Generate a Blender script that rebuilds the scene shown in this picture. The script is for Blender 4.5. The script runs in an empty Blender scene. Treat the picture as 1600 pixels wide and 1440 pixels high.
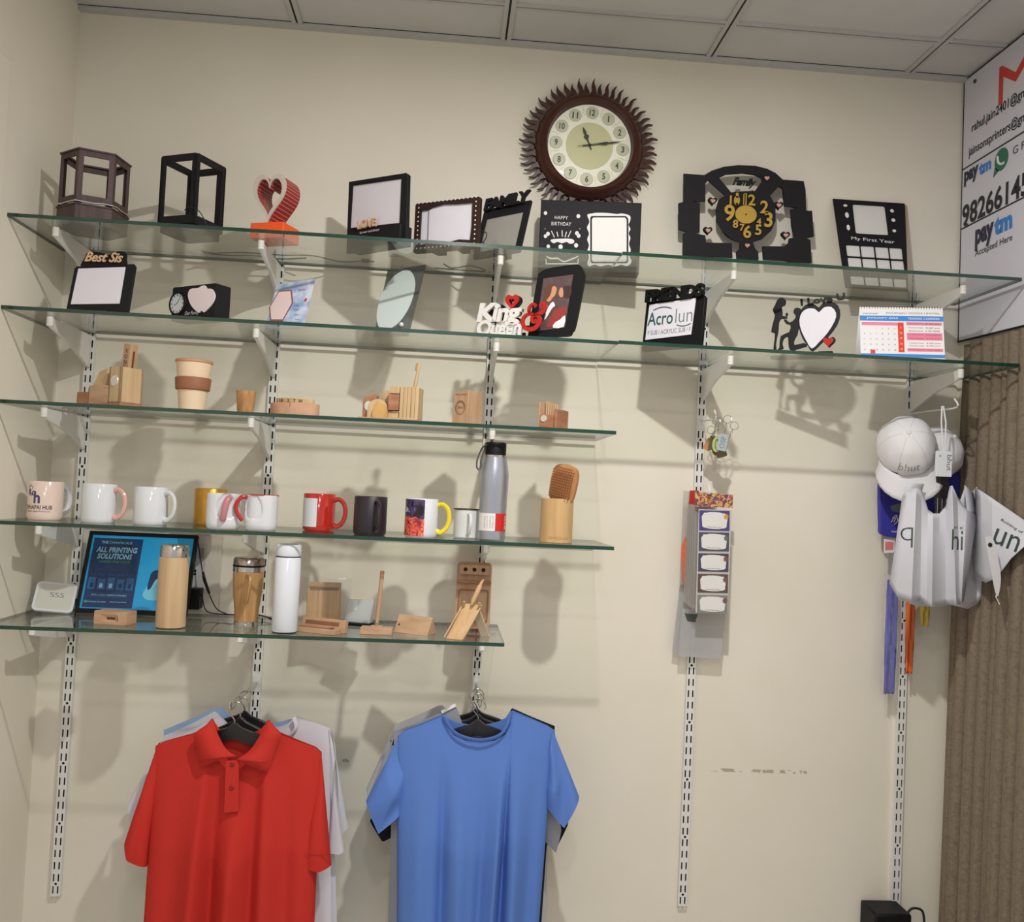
import bpy, bmesh, math, random
from mathutils import Vector as V, Matrix as M, noise
from mathutils.geometry import tessellate_polygon
random.seed(7)
PI = math.pi
R = math.radians
sc = bpy.context.scene
COL = sc.collection

# ------------------------------------------------------------------ camera, world, lights
F = 1438.49                                     # focal length in pixels of the 1600 x 1440 frame
CAM = V((0.99205, -2.59785, 1.57673))
yaw, pitch, roll = 0.06956, 0.03674, 0.04631
fw = V((math.sin(yaw)*math.cos(pitch), math.cos(yaw)*math.cos(pitch), math.sin(pitch)))
ri = V((math.cos(yaw), -math.sin(yaw), 0)); up = ri.cross(fw)
ri, up = ri*math.cos(roll)+up*math.sin(roll), up*math.cos(roll)-ri*math.sin(roll)
cd = bpy.data.cameras.new('camera'); cam = bpy.data.objects.new('camera', cd); COL.objects.link(cam)
cd.sensor_fit = 'HORIZONTAL'; cd.sensor_width = 36; cd.lens = 36*F/1600; cd.clip_start = .05
m3 = M((ri, up, -fw)).transposed(); cam.matrix_world = M.Translation(CAM) @ m3.to_4x4()
sc.camera = cam
w = bpy.data.worlds.new('world'); sc.world = w; w.use_nodes = True
bg = w.node_tree.nodes['Background']; bg.inputs[0].default_value = (.95, .97, 1, 1); bg.inputs[1].default_value = .52
sc.view_settings.view_transform = 'Standard'; sc.view_settings.look = 'None'
sc.view_settings.gamma = 1; sc.view_settings.exposure = 0.10; sc.view_settings.use_curve_mapping = False
def lamp(name, loc, size, power, col, rot=(0, 0, 0)):
    l = bpy.data.lights.new(name, 'AREA'); l.shape = 'DISK'; l.size = size; l.energy = power; l.color = col
    o = bpy.data.objects.new(name, l); o.location = loc; o.rotation_euler = rot; COL.objects.link(o)
lamp('ceiling_spot', (1.30, -1.36, 2.83), .07, 29, (1, .975, .935))
lamp('ceiling_spot', (1.0, -2.50, 2.83), .16, 9, (1, .97, .94))
lamp('fill_light', (0.9, -3.6, 2.83), .6, 16, (.98, .98, 1))  # cool fill added behind the camera, not a known ceiling fitting

def ray(px, py): return ri*((px-800)/F) - up*((py-720)/F) + fw
def at(px, py, y): d = ray(px, py); return CAM + d*((y-CAM.y)/d.y)
def atx(px, py, x): d = ray(px, py); return CAM + d*((x-CAM.x)/d.x)

# ------------------------------------------------------------------ materials
def lin(c):
    return tuple((x/12.92 if x <= .04045 else ((x+.055)/1.055)**2.4) for x in [k/255 for k in c]) + (1,)
MC = {}
def mat(name, c, rough=.5, metal=0, var=.06, vs=30, spec=.5, bump=0, bs=200, coat=0, alpha=1, emis=None, es=0, trans=0):
    if name in MC: return MC[name]
    m = bpy.data.materials.new(name); m.use_nodes = True; nt = m.node_tree; N = nt.nodes; Lk = nt.links
    b = N['Principled BSDF']; b.inputs['Roughness'].default_value = rough; b.inputs['Metallic'].default_value = metal
    b.inputs['Specular IOR Level'].default_value = spec; b.inputs['Coat Weight'].default_value = coat
    b.inputs['Transmission Weight'].default_value = trans; b.inputs['Alpha'].default_value = alpha
    L = lin(c)
    tc = N.new('ShaderNodeTexCoord')
    if var > 0:
        no = N.new('ShaderNodeTexNoise'); no.inputs['Scale'].default_value = vs; no.inputs['Detail'].default_value = 3
        mx = N.new('ShaderNodeMix'); mx.data_type = 'RGBA'
        mx.inputs[6].default_value = tuple(x*(1-var) for x in L[:3])+(1,); mx.inputs[7].default_value = tuple(min(1, x*(1+var)) for x in L[:3])+(1,)
        Lk.new(tc.outputs['Object'], no.inputs['Vector']); Lk.new(no.outputs['Fac'], mx.inputs[0]); Lk.new(mx.outputs[2], b.inputs['Base Color'])
    else: b.inputs['Base Color'].default_value = L
    if bump:
        n2 = N.new('ShaderNodeTexNoise'); n2.inputs['Scale'].default_value = bs; bu = N.new('ShaderNodeBump'); bu.inputs['Strength'].default_value = bump
        bu.inputs['Distance'].default_value = .002
        Lk.new(tc.outputs['Object'], n2.inputs['Vector']); Lk.new(n2.outputs['Fac'], bu.inputs['Height']); Lk.new(bu.outputs[0], b.inputs['Normal'])
    if emis: b.inputs['Emission Color'].default_value = lin(emis); b.inputs['Emission Strength'].default_value = es
    MC[name] = m; return m
def wood(name, c1, c2, sx=1, sz=1, scale=60, rough=.5):
    """long grain: noise stretched along one axis (small factor = long)"""
    if name in MC: return MC[name]
    m = mat(name, c1, rough, var=0); nt = m.node_tree; N = nt.nodes; Lk = nt.links; b = N['Principled BSDF']
    tc = N.new('ShaderNodeTexCoord'); mp = N.new('ShaderNodeMapping'); mp.inputs['Scale'].default_value = (sx, sx, sz)
    no = N.new('ShaderNodeTexNoise'); no.inputs['Scale'].default_value = scale; no.inputs['Detail'].default_value = 6; no.inputs['Distortion'].default_value = .4
    cr = N.new('ShaderNodeValToRGB'); cr.color_ramp.elements[0].position = .33; cr.color_ramp.elements[1].position = .67
    cr.color_ramp.elements[0].color = lin(c2); cr.color_ramp.elements[1].color = lin(c1)
    Lk.new(tc.outputs['Object'], mp.inputs[0]); Lk.new(mp.outputs[0], no.inputs['Vector']); Lk.new(no.outputs['Fac'], cr.inputs[0]); Lk.new(cr.outputs[0], b.inputs['Base Color'])
    return m
def thin(name, tint, gloss=.0, base=0, basecol=(200, 200, 200), ior=1.5):
    """thin clear sheet: see-through with Fresnel reflection, optionally some milky body"""
    if name in MC: return MC[name]
    m = bpy.data.materials.new(name); m.use_nodes = True; nt = m.node_tree; N = nt.nodes; Lk = nt.links
    N.remove(N['Principled BSDF']); out = N['Material Output']
    tr = N.new('ShaderNodeBsdfTransparent'); tr.inputs[0].default_value = tuple(tint)+(1,)
    gl = N.new('ShaderNodeBsdfGlossy'); gl.inputs['Roughness'].default_value = gloss
    lw = N.new('ShaderNodeLayerWeight'); lw.inputs[0].default_value = .5; pw = N.new('ShaderNodeMath'); pw.operation = 'POWER'; pw.inputs[1].default_value = 4.2
    fr = N.new('ShaderNodeMath'); fr.operation = 'MULTIPLY_ADD'; fr.inputs[1].default_value = .9; fr.inputs[2].default_value = .035; ms = N.new('ShaderNodeMixShader')
    Lk.new(lw.outputs['Facing'], pw.inputs[0]); Lk.new(pw.outputs[0], fr.inputs[0]); Lk.new(fr.outputs[0], ms.inputs[0]); Lk.new(gl.outputs[0], ms.inputs[2])
    if base > 0:
        df = N.new('ShaderNodeBsdfDiffuse'); df.inputs[0].default_value = lin(basecol); m2 = N.new('ShaderNodeMixShader'); m2.inputs[0].default_value = base
        Lk.new(tr.outputs[0], m2.inputs[1]); Lk.new(df.outputs[0], m2.inputs[2]); Lk.new(m2.outputs[0], ms.inputs[1])
    else: Lk.new(tr.outputs[0], ms.inputs[1])
    Lk.new(ms.outputs[0], out.inputs[0]); MC[name] = m; return m
def mapped(name, base, build, rough=.5, **k):
    """principled with a colour made by build(nt, texcoord) -> socket"""
    if name in MC: return MC[name]
    m = mat(name, base, rough, var=0, **k); nt = m.node_tree; tc = nt.nodes.new('ShaderNodeTexCoord')
    nt.links.new(build(nt, tc), nt.nodes['Principled BSDF'].inputs['Base Color']); return m

BLACK = mat('black_board', (26, 24, 29), .6, var=.15, spec=.25)
BLK2 = mat('black_plastic', (15, 15, 18), .5, spec=.25)
WHITEP = mat('white_print_panel', (226, 222, 232), .35, var=.02)
BROWN = mat('brown_board', (50, 30, 26), .5, var=.15, spec=.3)
LAMIN = wood('brown_laminate', (84, 62, 62), (60, 42, 42), 1, .05, 90)
WHITE = mat('white_powder_coat', (226, 224, 222), .4, var=.02)
CERAM = mat('white_ceramic', (222, 224, 230), .12, var=.0, coat=.3)
STEEL = mat('polished_steel', (205, 200, 196), .16, 1, var=.03)
WIRE = mat('chrome_wire', (190, 188, 184), .2, 1, var=0)
BAMB = wood('bamboo', (218, 188, 146), (198, 162, 118), 1, .06, 70, .42)
PINE = wood('pale_pine', (212, 186, 146), (192, 160, 118), 1, .05, 60, .5)
BEECH = wood('beech', (204, 170, 138), (182, 144, 112), .25, 1, 45, .5)
BEECHV = wood('beech_upright', (200, 164, 132), (176, 138, 106), 1, .1, 50, .5)
REDW = wood('reddish_wood', (182, 130, 98), (154, 102, 74), .3, 1, 60, .5)
DKW = mat('burnt_engraving', (96, 58, 36), .7)
INK = mat('black_ink', (22, 22, 26), .5, var=0)
WINK = mat('white_ink', (235, 232, 234), .5, var=0)
TAN = mat('tan_plywood_letters', (214, 176, 140), .55)
RED = mat('red_acrylic', (178, 28, 26), .25)
GLASS = thin('shelf_glass', (.955, .975, .955))
EDGE = mat('green_glass_edge', (8, 58, 44), .22, var=.35, vs=9, coat=.6)
CLEAR = thin('clear_film', (.97, .97, .97), .05)
CABLE = mat('black_cable', (24, 22, 24), .45)
SILVERP = mat('silver_paper_panel', (222, 220, 218), .4, var=.03)

# ------------------------------------------------------------------ mesh builder
def rrect(w, h, r, n=5, cx=0, cz=0):
    p = []
    for i, (sx, sz) in enumerate(((1, 1), (-1, 1), (-1, -1), (1, -1))):
        for k in range(n+1):
            a = PI/2*(i+k/n); p.append((cx+sx*(w/2-r)+r*math.cos(a), cz+sz*(h/2-r)+r*math.sin(a)))
    return p
def ell(w, h, n=32, cx=0, cz=0, a0=0): return [(cx+w/2*math.cos(a0+2*PI*k/n), cz+h/2*math.sin(a0+2*PI*k/n)) for k in range(n)]
def heart(w, h, n=40, cx=0, cz=0):
    P = []
    for k in range(n):
        t = 2*PI*k/n; P.append((16*math.sin(t)**3/32*w+cx, (13*math.cos(t)-5*math.cos(2*t)-2*math.cos(3*t)-math.cos(4*t)+2.5)/29.5*h+cz))
    return P[::-1]
def smooth_poly(pts, n=4, closed=True):
    out = []; N_ = len(pts)
    rng = range(N_) if closed else range(N_-1)
    for i in rng:
        g = (lambda j: pts[j % N_]) if closed else (lambda j: pts[max(0, min(N_-1, j))])
        a, b, c, d = g(i-1), g(i), g(i+1), g(i+2)
        for k in range(n):
            t = k/n; out.append(tuple(.5*((2*b[q])+(-a[q]+c[q])*t+(2*a[q]-5*b[q]+4*c[q]-d[q])*t*t+(-a[q]+3*b[q]-3*c[q]+d[q])*t**3) for q in range(len(b))))
    if not closed: out.append(tuple(pts[-1]))
    return out
TC = {}
def glyphs(s, off, shear, ext, spacing):
    key = (s, off, shear, ext, spacing)
    if key in TC: return TC[key]
    c = bpy.data.curves.new('t', 'FONT'); c.body = s; c.offset = off; c.shear = shear; c.extrude = ext; c.resolution_u = 3; c.space_character = spacing
    o = bpy.data.objects.new('t', c); COL.objects.link(o); dg = bpy.context.evaluated_depsgraph_get(); dg.update()
    me = bpy.data.meshes.new_from_object(o.evaluated_get(dg))
    vs = [tuple(v.co) for v in me.vertices]; fs = [tuple(p.vertices) for p in me.polygons]
    bpy.data.objects.remove(o); bpy.data.curves.remove(c); bpy.data.meshes.remove(me)
    TC[key] = (vs, fs); return vs, fs
class MB:
    def __init__(s): s.v = []; s.f = []; s.m = []
    def add(s, vs, fs, mi=0, X=None):
        o = len(s.v)
        s.v += [tuple(X @ V(v)) if X else tuple(v) for v in vs]
        s.f += [tuple(o+i for i in f) for f in fs]; s.m += [mi]*len(fs); return s
    def box(s, x0, x1, y0, y1, z0, z1, mi=0, X=None):
        vs = [(x, y, z) for z in (z0, z1) for y in (y0, y1) for x in (x0, x1)]
        return s.add(vs, [(0, 2, 3, 1), (4, 5, 7, 6), (0, 1, 5, 4), (2, 6, 7, 3), (0, 4, 6, 2), (1, 3, 7, 5)], mi, X)
    def plate(s, outer, y0, y1, holes=(), mi=0, X=None):
        loops = [list(outer)]+[list(h) for h in holes]
        area = lambda L: sum(L[i][0]*L[(i+1) % len(L)][1]-L[(i+1) % len(L)][0]*L[i][1] for i in range(len(L)))
        for i, L in enumerate(loops):
            if (area(L) > 0) != (i == 0): L.reverse()
        flat = [p for L in loops for p in L]; n = len(flat)
        tri = tessellate_polygon([[V((p[0], p[1], 0)) for p in L] for L in loops])
        vs = [(p[0], y0, p[1]) for p in flat]+[(p[0], y1, p[1]) for p in flat]; fs = []
        for t in tri:
            a, b, c = [flat[i] for i in t]
            cr = (b[0]-a[0])*(c[1]-a[1])-(b[1]-a[1])*(c[0]-a[0])
            if abs(cr) < 1e-14: continue
            if cr < 0: t = t[::-1]
            fs.append(tuple(t)); fs.append(tuple(i+n for i in t[::-1]))
        o = 0
        for L in loops:
            k = len(L)
            for i in range(k):
                a, b = o+i, o+(i+1) % k; fs.append((b, a, a+n, b+n))
            o += k
        return s.add(vs, fs, mi, X)
    def lathe(s, prof, n=36, mi=0, X=None, sx=1, sy=1):
        vs = []; fs = []; rings = []
        for r, z in prof:
            if r < 1e-6: rings.append([len(vs)]); vs.append((0, 0, z))
            else:
                rings.append(list(range(len(vs), len(vs)+n))); vs += [(r*sx*math.cos(2*PI*k/n), r*sy*math.sin(2*PI*k/n), z) for k in range(n)]
        for A, B in zip(rings, rings[1:]):
            for k in range(n):
                k2 = (k+1) % n
                if len(A) == 1 and len(B) == 1: continue
                if len(A) == 1: fs.append((A[0], B[k2], B[k]))
                elif len(B) == 1: fs.append((A[k], A[k2], B[0]))
                else: fs.append((A[k], A[k2], B[k2], B[k]))
        return s.add(vs, fs, mi, X)
    def tube(s, pts, r, n=8, mi=0, closed=False, X=None, ry=None):
        pts = [V(p) for p in pts]; N_ = len(pts); vs = []; fs = []; nrm = None
        for i, p in enumerate(pts):
            a = pts[(i-1) % N_] if (closed or i) else p; b = pts[(i+1) % N_] if (closed or i < N_-1) else p
            t = (b-a).normalized()
            if nrm is None: nrm = t.orthogonal().normalized()
            nrm = (nrm-t*nrm.dot(t)).normalized(); bn = t.cross(nrm)
            rr = r[i] if isinstance(r, (list, tuple)) else r; r2 = rr if ry is None else ry
            vs += [p+nrm*rr*math.cos(2*PI*k/n)+bn*r2*math.sin(2*PI*k/n) for k in range(n)]
        for i in range(N_ if closed else N_-1):
            for k in range(n):
                a = i*n+k; b = i*n+(k+1) % n; j = ((i+1) % N_)*n; fs.append((a, b, j+(k+1) % n, j+k))
        if not closed: fs += [tuple(range(n))[::-1], tuple((N_-1)*n+k for k in range(n))]
        return s.add(vs, fs, mi, X)
    def ball(s, c, r, mi=0, n=12, sz=1):
        pr = [(r*math.sin(PI*k/8), -r*sz*math.cos(PI*k/8)) for k in range(9)]; pr[0] = (0, -r*sz); pr[-1] = (0, r*sz)
        return s.lathe(pr, n, mi, M.Translation(c))
    def txt(s, body, cx, cz, h, y=0, depth=0, w=None, off=0, shear=0, mi=0, wrap=None, X=None, spacing=1, rot=0):
        vs, fs = glyphs(body, off, shear, .5 if depth else 0, spacing)
        if not vs: return s
        x0 = min(v[0] for v in vs); x1 = max(v[0] for v in vs); z0 = min(v[1] for v in vs); z1 = max(v[1] for v in vs)
        kz = h/(z1-z0); kx = w/(x1-x0) if w else kz; out = []
        for vx, vy, vz in vs:
            a = (vx-(x0+x1)/2)*kx; b = (vy-(z0+z1)/2)*kz
            if rot: a, b = a*math.cos(rot)-b*math.sin(rot), a*math.sin(rot)+b*math.cos(rot)
            x = a+cx; z = b+cz; yy = y-depth/2-vz*depth if depth else y
            if wrap: rr = wrap-(yy-y) if depth else wrap; out.append((rr*math.sin(x/wrap), -rr*math.cos(x/wrap), z))
            else: out.append((x, yy, z))
        return s.add(out, fs, mi, X)
    def build(s, name, mats, parent=None, bev=0, ang=38, solid=0, sub=0, label=None, seg=2):
        me = bpy.data.meshes.new(name); me.from_pydata(s.v, [], s.f)
        if not isinstance(mats, (list, tuple)): mats = [mats]
        for m in mats: me.materials.append(m)
        for p, mi in zip(me.polygons, s.m): p.material_index = mi; p.use_smooth = True
        me.update(); me.set_sharp_from_angle(angle=R(ang))
        o = bpy.data.objects.new(name, me); COL.objects.link(o)
        if parent: o.parent = parent
        if solid: md = o.modifiers.new('solid', 'SOLIDIFY'); md.thickness = solid; md.offset = 0
        if sub: md = o.modifiers.new('sub', 'SUBSURF'); md.levels = sub; md.render_levels = sub
        if bev: md = o.modifiers.new('bevel', 'BEVEL'); md.width = bev; md.segments = seg; md.limit_method = 'ANGLE'; md.angle_limit = R(40); md.harden_normals = False
        if label: o['label'] = label
        return o
def tag(o, label, cat, group=None, kind=None):
    if label: o['label'] = label
    if cat: o['category'] = cat
    if group: o['group'] = group
    if kind: o['kind'] = kind
    return o
class Th:
    """a thing: Empty at its base; L(px,row,y) = point of the photo seen on the thing's own plane, in local units"""
    def __init__(s, name, label, cat, loc, rz=0, lean=0, group=None, tilt=0):
        o = bpy.data.objects.new(name, None); o.empty_display_size = .03; COL.objects.link(o); s.o = o
        o.location = loc; o.rotation_euler = (-R(lean), R(tilt), R(rz)); tag(o, label, cat, group)
        s.M = M.Translation(loc) @ o.rotation_euler.to_matrix().to_4x4(); s.I = s.M.inverted(); s.c = s.I @ CAM; s.I3 = s.I.to_3x3()
    def L(s, px, py, y=0, lo=None):
        d = s.I3 @ ray(px, py); t = (y-s.c.y)/d.y; p = s.c+d*t
        return (p.x, p.z if lo is None else max(lo, p.z))
    def P3(s, px, py, y): a = s.L(px, py, y); return (a[0], y, a[1])
    def poly(s, pts, y=0, lo=None): return [s.L(a, b, y, lo) for a, b in pts]
    def part(s, name, mb, mats, parent=None, **k): return mb.build(name, mats, parent or s.o, **k)
SZ = {1: 2.1897, 2: 1.9672, 3: 1.7428, 4: 1.4559, 5: 1.2099}
TH = .009; YF = -.338; YB = -.022
TOP = {k: v+TH/2 for k, v in SZ.items()}
def on(px, k, y):
    """x of photo column px on shelf k at depth y"""
    z = TOP[k]; x = 1.0
    for _ in range(6):
        q = V((x, y, z))-CAM; a = q.dot(fw); u = 800+F*q.dot(ri)/a; x += (px-u)*a/F
    return V((x, y, z))

# ------------------------------------------------------------------ room shell
XL, XR, ZC = -.0863, 2.4784, 2.8724
def wall_mat():
    m = mat('painted_plaster', (214, 205, 181), .75, var=0, bump=.12, bs=60); nt = m.node_tree; N = nt.nodes; Lk = nt.links
    tc = N.new('ShaderNodeTexCoord'); n1 = N.new('ShaderNodeTexNoise'); n1.inputs['Scale'].default_value = 2.2; n1.inputs['Detail'].default_value = 5
    cr = N.new('ShaderNodeValToRGB'); cr.color_ramp.elements[0].color = lin((225, 219, 203)); cr.color_ramp.elements[1].color = lin((232, 225, 212))
    cr.color_ramp.elements[0].position = .35; cr.color_ramp.elements[1].position = .65
    Lk.new(tc.outputs['Object'], n1.inputs['Vector']); Lk.new(n1.outputs['Fac'], cr.inputs[0])
    # scuffed putty line across the back wall below the shelves
    sp = N.new('ShaderNodeSeparateXYZ'); Lk.new(tc.outputs['Object'], sp.inputs[0])
    def mth(op, a, b=None, c=None):
        n = N.new('ShaderNodeMath'); n.operation = op
        for i, v in enumerate((a, b, c)):
            if v is None: continue
            if isinstance(v, (int, float)): n.inputs[i].default_value = v
            else: Lk.new(v, n.inputs[i])
        return n.outputs[0]
    n2 = N.new('ShaderNodeTexNoise'); n2.inputs['Scale'].default_value = 55; n2.inputs['Detail'].default_value = 4; Lk.new(tc.outputs['Object'], n2.inputs['Vector'])
    n3 = N.new('ShaderNodeTexNoise'); n3.inputs['Scale'].default_value = 4.5; Lk.new(tc.outputs['Object'], n3.inputs['Vector'])
    band = mth('LESS_THAN', mth('ABSOLUTE', mth('SUBTRACT', sp.outputs[2], .823)), mth('MULTIPLY', n2.outputs['Fac'], .0085))
    gate = mth('MAXIMUM', mth('LESS_THAN', mth('ABSOLUTE', mth('SUBTRACT', sp.outputs[0], .70)), .06), mth('LESS_THAN', mth('ABSOLUTE', mth('SUBTRACT', sp.outputs[0], 1.92)), .14))
    sel = mth('MULTIPLY', mth('MULTIPLY', band, mth('GREATER_THAN', n2.outputs['Fac'], .50)), gate)
    mx = N.new('ShaderNodeMix'); mx.data_type = 'RGBA'; mx.inputs[7].default_value = lin((150, 138, 116))
    Lk.new(mth('MULTIPLY', sel, .7), mx.inputs[0]); Lk.new(cr.outputs[0], mx.inputs[6]); Lk.new(mx.outputs[2], N['Principled BSDF'].inputs['Base Color'])
    return m
WALL = wall_mat()
YR = -4.6
def struct(name, mb, m, parent=None, **k):
    o = mb.build(name, m, parent, **k)
    if not parent: o['kind'] = 'structure'
    return o
struct('wall_back', MB().box(XL-.1, XR+.1, 0, .1, 0, ZC+.1), WALL)
struct('wall_left', MB().box(XL-.1, XL, YR, 0, 0, ZC+.1), WALL)
struct('wall_right', MB().box(XR, XR+.1, YR, 0, 0, ZC+.1), WALL)
fl = mapped('floor_tiles', (190, 180, 165), lambda nt, tc: tile_nodes(nt, tc), .25) if False else mat('floor_tiles', (196, 193, 188), .25, var=.08, vs=4)
struct('floor', MB().box(XL-.1, XR+.1, YR, .1, -.1, 0), fl)
tile = mat('grey_ceiling_tile', (200, 199, 198), .8, var=.07, vs=9, bump=.1, bs=40)
struct('ceiling', MB().box(XL-.1, XR+.1, YR, .1, ZC, ZC+.1), tile)
tb = mat('grey_ceiling_bar', (188, 187, 186), .45, var=.03); dk = mat('dark_gap', (40, 38, 38), .8, var=0)
g = MB()
for x in (.512, 1.098, 1.694, 2.288):
    g.box(x-.015, x-.003, YR, -.022, ZC-.006, ZC, 0); g.box(x+.003, x+.015, YR, -.022, ZC-.006, ZC, 0); g.box(x-.003, x+.003, YR, -.022, ZC-.002, ZC, 1)
for y in [-.207-.6*k for k in range(8)]:
    xs = [XL+.02, .512, 1.098, 1.694, 2.288, XR]
    for a, b in zip(xs, xs[1:]):
        g.box(a+.015, b-.015, y-.015, y-.003, ZC-.0055, ZC, 0); g.box(a+.015, b-.015, y+.003, y+.015, ZC-.0055, ZC, 0); g.box(a+.015, b-.015, y-.003, y+.003, ZC-.002, ZC, 1)
struct('trim_1', g, [tb, dk])
struct('trim_2', MB().box(XL, XR, -.022, 0, ZC-.012, ZC-.0002, 0).box(XL, XR, -.024, -.022, ZC-.0012, ZC, 1), [tb, dk])
p = atx(13, 95, XL)
struct('trim_3', MB().box(XL, XL+.008, p.y-.9, p.y, p.z-.9, p.z), WALL, bev=.003)

# ------------------------------------------------------------------ slotted uprights, brackets, glass
RX = [0, .4991, 1.101, 1.7089, 2.328]
HZ = [1.6, 1.6-.0006, 1.6-.4841, 1.6+.4784, 1.6-.4934]       # height of one round hole on each rail
ordn = ['leftmost', 'second from the left', 'middle', 'fourth from the left', 'rightmost']
for i, x in enumerate(RX):
    t = Th('wall_upright', ['white twin-slotted wall rail nearest the left corner, leftmost of the five', 'white twin-slotted wall rail above the red polo shirt, second of five from left', 'white twin-slotted wall rail above the blue t-shirt, middle of the five', 'white twin-slotted wall rail behind the sticker packets, fourth of five from left', 'white twin-slotted wall rail beside the curtain, rightmost of the five'][i], 'shelf rail', (x, 0, .447), group='slotted rails on the back wall')
    top = 2.235-.447; cuts = []; mb = MB()
    z = HZ[i]; n0 = int((z-.447)/.16)
    for k in range(-n0-1, 14):
        zc = z+k*.16-.447
        if .01 < zc < top-.01: cuts.append((zc-.0045, zc+.0045, 1))
        for q in range(5):
            zz = zc+.016+q*.032
            if .014 < zz < top-.014: cuts.append((zz-.0098, zz+.0098, 0))
    cuts.sort(); zz = 0
    def fq(x0, x1, z0, z1): mb.box(x0, x1, -.014, -.0125, z0, z1)
    for a, b, kind in cuts:
        fq(-.0125, .0125, zz, a); zz = b
        if kind: mb.plate([(-.0125, a), (.0125, a), (.0125, b), (-.0125, b)], -.014, -.0125, [ell(.0072, .0072, 12, 0, (a+b)/2)])
        else: fq(-.0125, -.0083, a, b); fq(-.0042, .0042, a, b); fq(.0083, .0125, a, b)
    fq(-.0125, .0125, zz, top)
    mb.box(-.0125, -.011, -.0125, 0, 0, top); mb.box(.011, .0125, -.0125, 0, 0, top)
    t.part('channel', mb, WHITE); t.part('slot_shade', MB().box(-.011, .011, -.0015, -.0002, 0, top), dk, label='dark strip standing in for the shade inside the slots')  # dark strip in front of the wall paints the shade inside the slots
def bracket(x, k, label):
    L_ = .262 if k < 4 else .25
    t = Th('shelf_bracket', label, 'bracket', (x, -.014, SZ[k]-TH/2), group='brackets under the glass shelves')
    hh = .094 if k < 4 else .07
    prof = [(0, -.003), (L_-.012, -.003), (L_, -.008), (L_+.002, -.018), (L_-.006, -.026), (L_*.5, -.05), (.02, -hh+.006), (0, -hh)]
    X = M.Rotation(PI/2, 4, 'Z') @ M.Scale(-1, 4, (1, 0, 0))
    mb = MB().plate([(-a, b) for a, b in prof], -.004, .004, X=M.Rotation(PI/2, 4, 'Z'))
    mb = MB(); vs = []
    for sx in (-.0045, .0045):
        for a, b in prof: vs.append((sx, -a, b))
    n = len(prof); mb.add(vs, [tuple(range(n)), tuple(range(2*n-1, n-1, -1))]+[(i_, i_+n, (i_+1) % n+n, (i_+1) % n) for i_ in range(n)])
    for b in (-.02, -hh+.018): mb.box(-.0015, .0015, 0, .009, b-.008, b+.008)
    t.part('arm', mb, WHITE, bev=.0015)
    t.part('end_cap', MB().tube([(0, -L_+.006, -.001), (0, -L_+.006, -.024)], .008, 12), mat('white_rubber', (238, 236, 232), .5, var=0), bev=.001)
sn = {1: 'top', 2: 'second', 3: 'third', 4: 'mug', 5: 'lowest'}
for k in range(1, 6):
    for i in range(5 if k < 3 else 3):
        bracket(RX[i], k, f'white steel bracket under the {sn[k]} glass shelf, on the {ordn[i]} wall rail')
def shelf(k, x0, x1, label, dz=0):
    z0 = SZ[k]-TH/2+dz; z1 = z0+TH
    mb = MB(); vs = [(x, y, z) for z in (z0, z1) for y in (YF, YB) for x in (x0, x1)]
    mb.add(vs, [(0, 2, 3, 1), (4, 5, 7, 6)], 0); mb.add(vs, [(0, 1, 5, 4), (2, 6, 7, 3), (0, 4, 6, 2), (1, 3, 7, 5)], 1)
    tag(mb.build('glass_shelf', [GLASS, EDGE]), label, 'shelf', 'glass shelves on wall brackets')
E12 = on(972, 1, YF).x; E22 = on(966, 2, YF).x
shelf(1, XL, E12-.001, 'left pane of the top glass shelf, under the two open lanterns')
shelf(1, E12+.001, 2.446, 'right pane of the top glass shelf, under the family clock', .003)
shelf(2, XL, E22-.001, 'left pane of the second glass shelf, under the leaning mirror and red ampersand frame')
shelf(2, E22+.001, 2.446, 'right pane of the second glass shelf, under the desk calendar', .002)
shelf(3, XL, 1.4056, 'third glass shelf carrying the wooden desk organisers')
shelf(4, XL, 1.4125, 'glass shelf carrying the row of mugs')
shelf(5, XL, 1.1516, 'lowest and shortest glass shelf, carrying the bamboo bottle and blue poster')

# ------------------------------------------------------------------ top shelf
T1 = TOP[1]
# hexagonal lantern
t = Th('hexagonal_lantern', 'brown hexagonal open lantern with a silver cord, at the left end of the top shelf', 'lantern', (.062, -.208, T1), rz=22)
def hexa(r, a0=0): return [(r*math.cos(R(60*k+a0)), r*math.sin(R(60*k+a0))) for k in range(6)]
Rh, zt, zb = .081, .183, .056
mb = MB()
for k in range(6):
    a = 60*k+30; wd = Rh; X = M.Rotation(R(a+90), 4, 'Z') @ M.Translation((0, -Rh*math.cos(R(30)), 0))
    mb.plate([(-wd/2, zb), (wd/2, zb), (wd/2, zt), (-wd/2, zt)], 0, .004, [[(-wd/2+.012, zb+.016), (wd/2-.012, zb+.016), (wd/2-.012, zt-.014), (-wd/2+.012, zt-.014)]], X=X)
t.part('frame', mb, LAMIN, bev=.0006)
def hexslab(mb, r, z0, z1, hole=0, mi=0):
    X = M.Rotation(-PI/2, 4, 'X')
    return mb.plate(hexa(r), -z1, -z0, [hexa(hole)] if hole else [], mi, X=M.Rotation(PI/2, 4, 'X') @ M.Scale(1, 4) if 0 else M(((1, 0, 0, 0), (0, 0, 1, 0), (0, -1, 0, 0), (0, 0, 0, 1))))
t.part('top_rim', hexslab(MB(), Rh+.003, zt, zt+.004, Rh-.012), LAMIN)
t.part('base', hexslab(hexslab(MB(), Rh+.002, 0, zb-.006), Rh+.005, zb-.010, zb-.006), LAMIN, bev=.0008)
hp = [V((*p, zb-.001+.0015*math.sin(3*i))) for i, p in enumerate(hexa(Rh+.003))]
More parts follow.
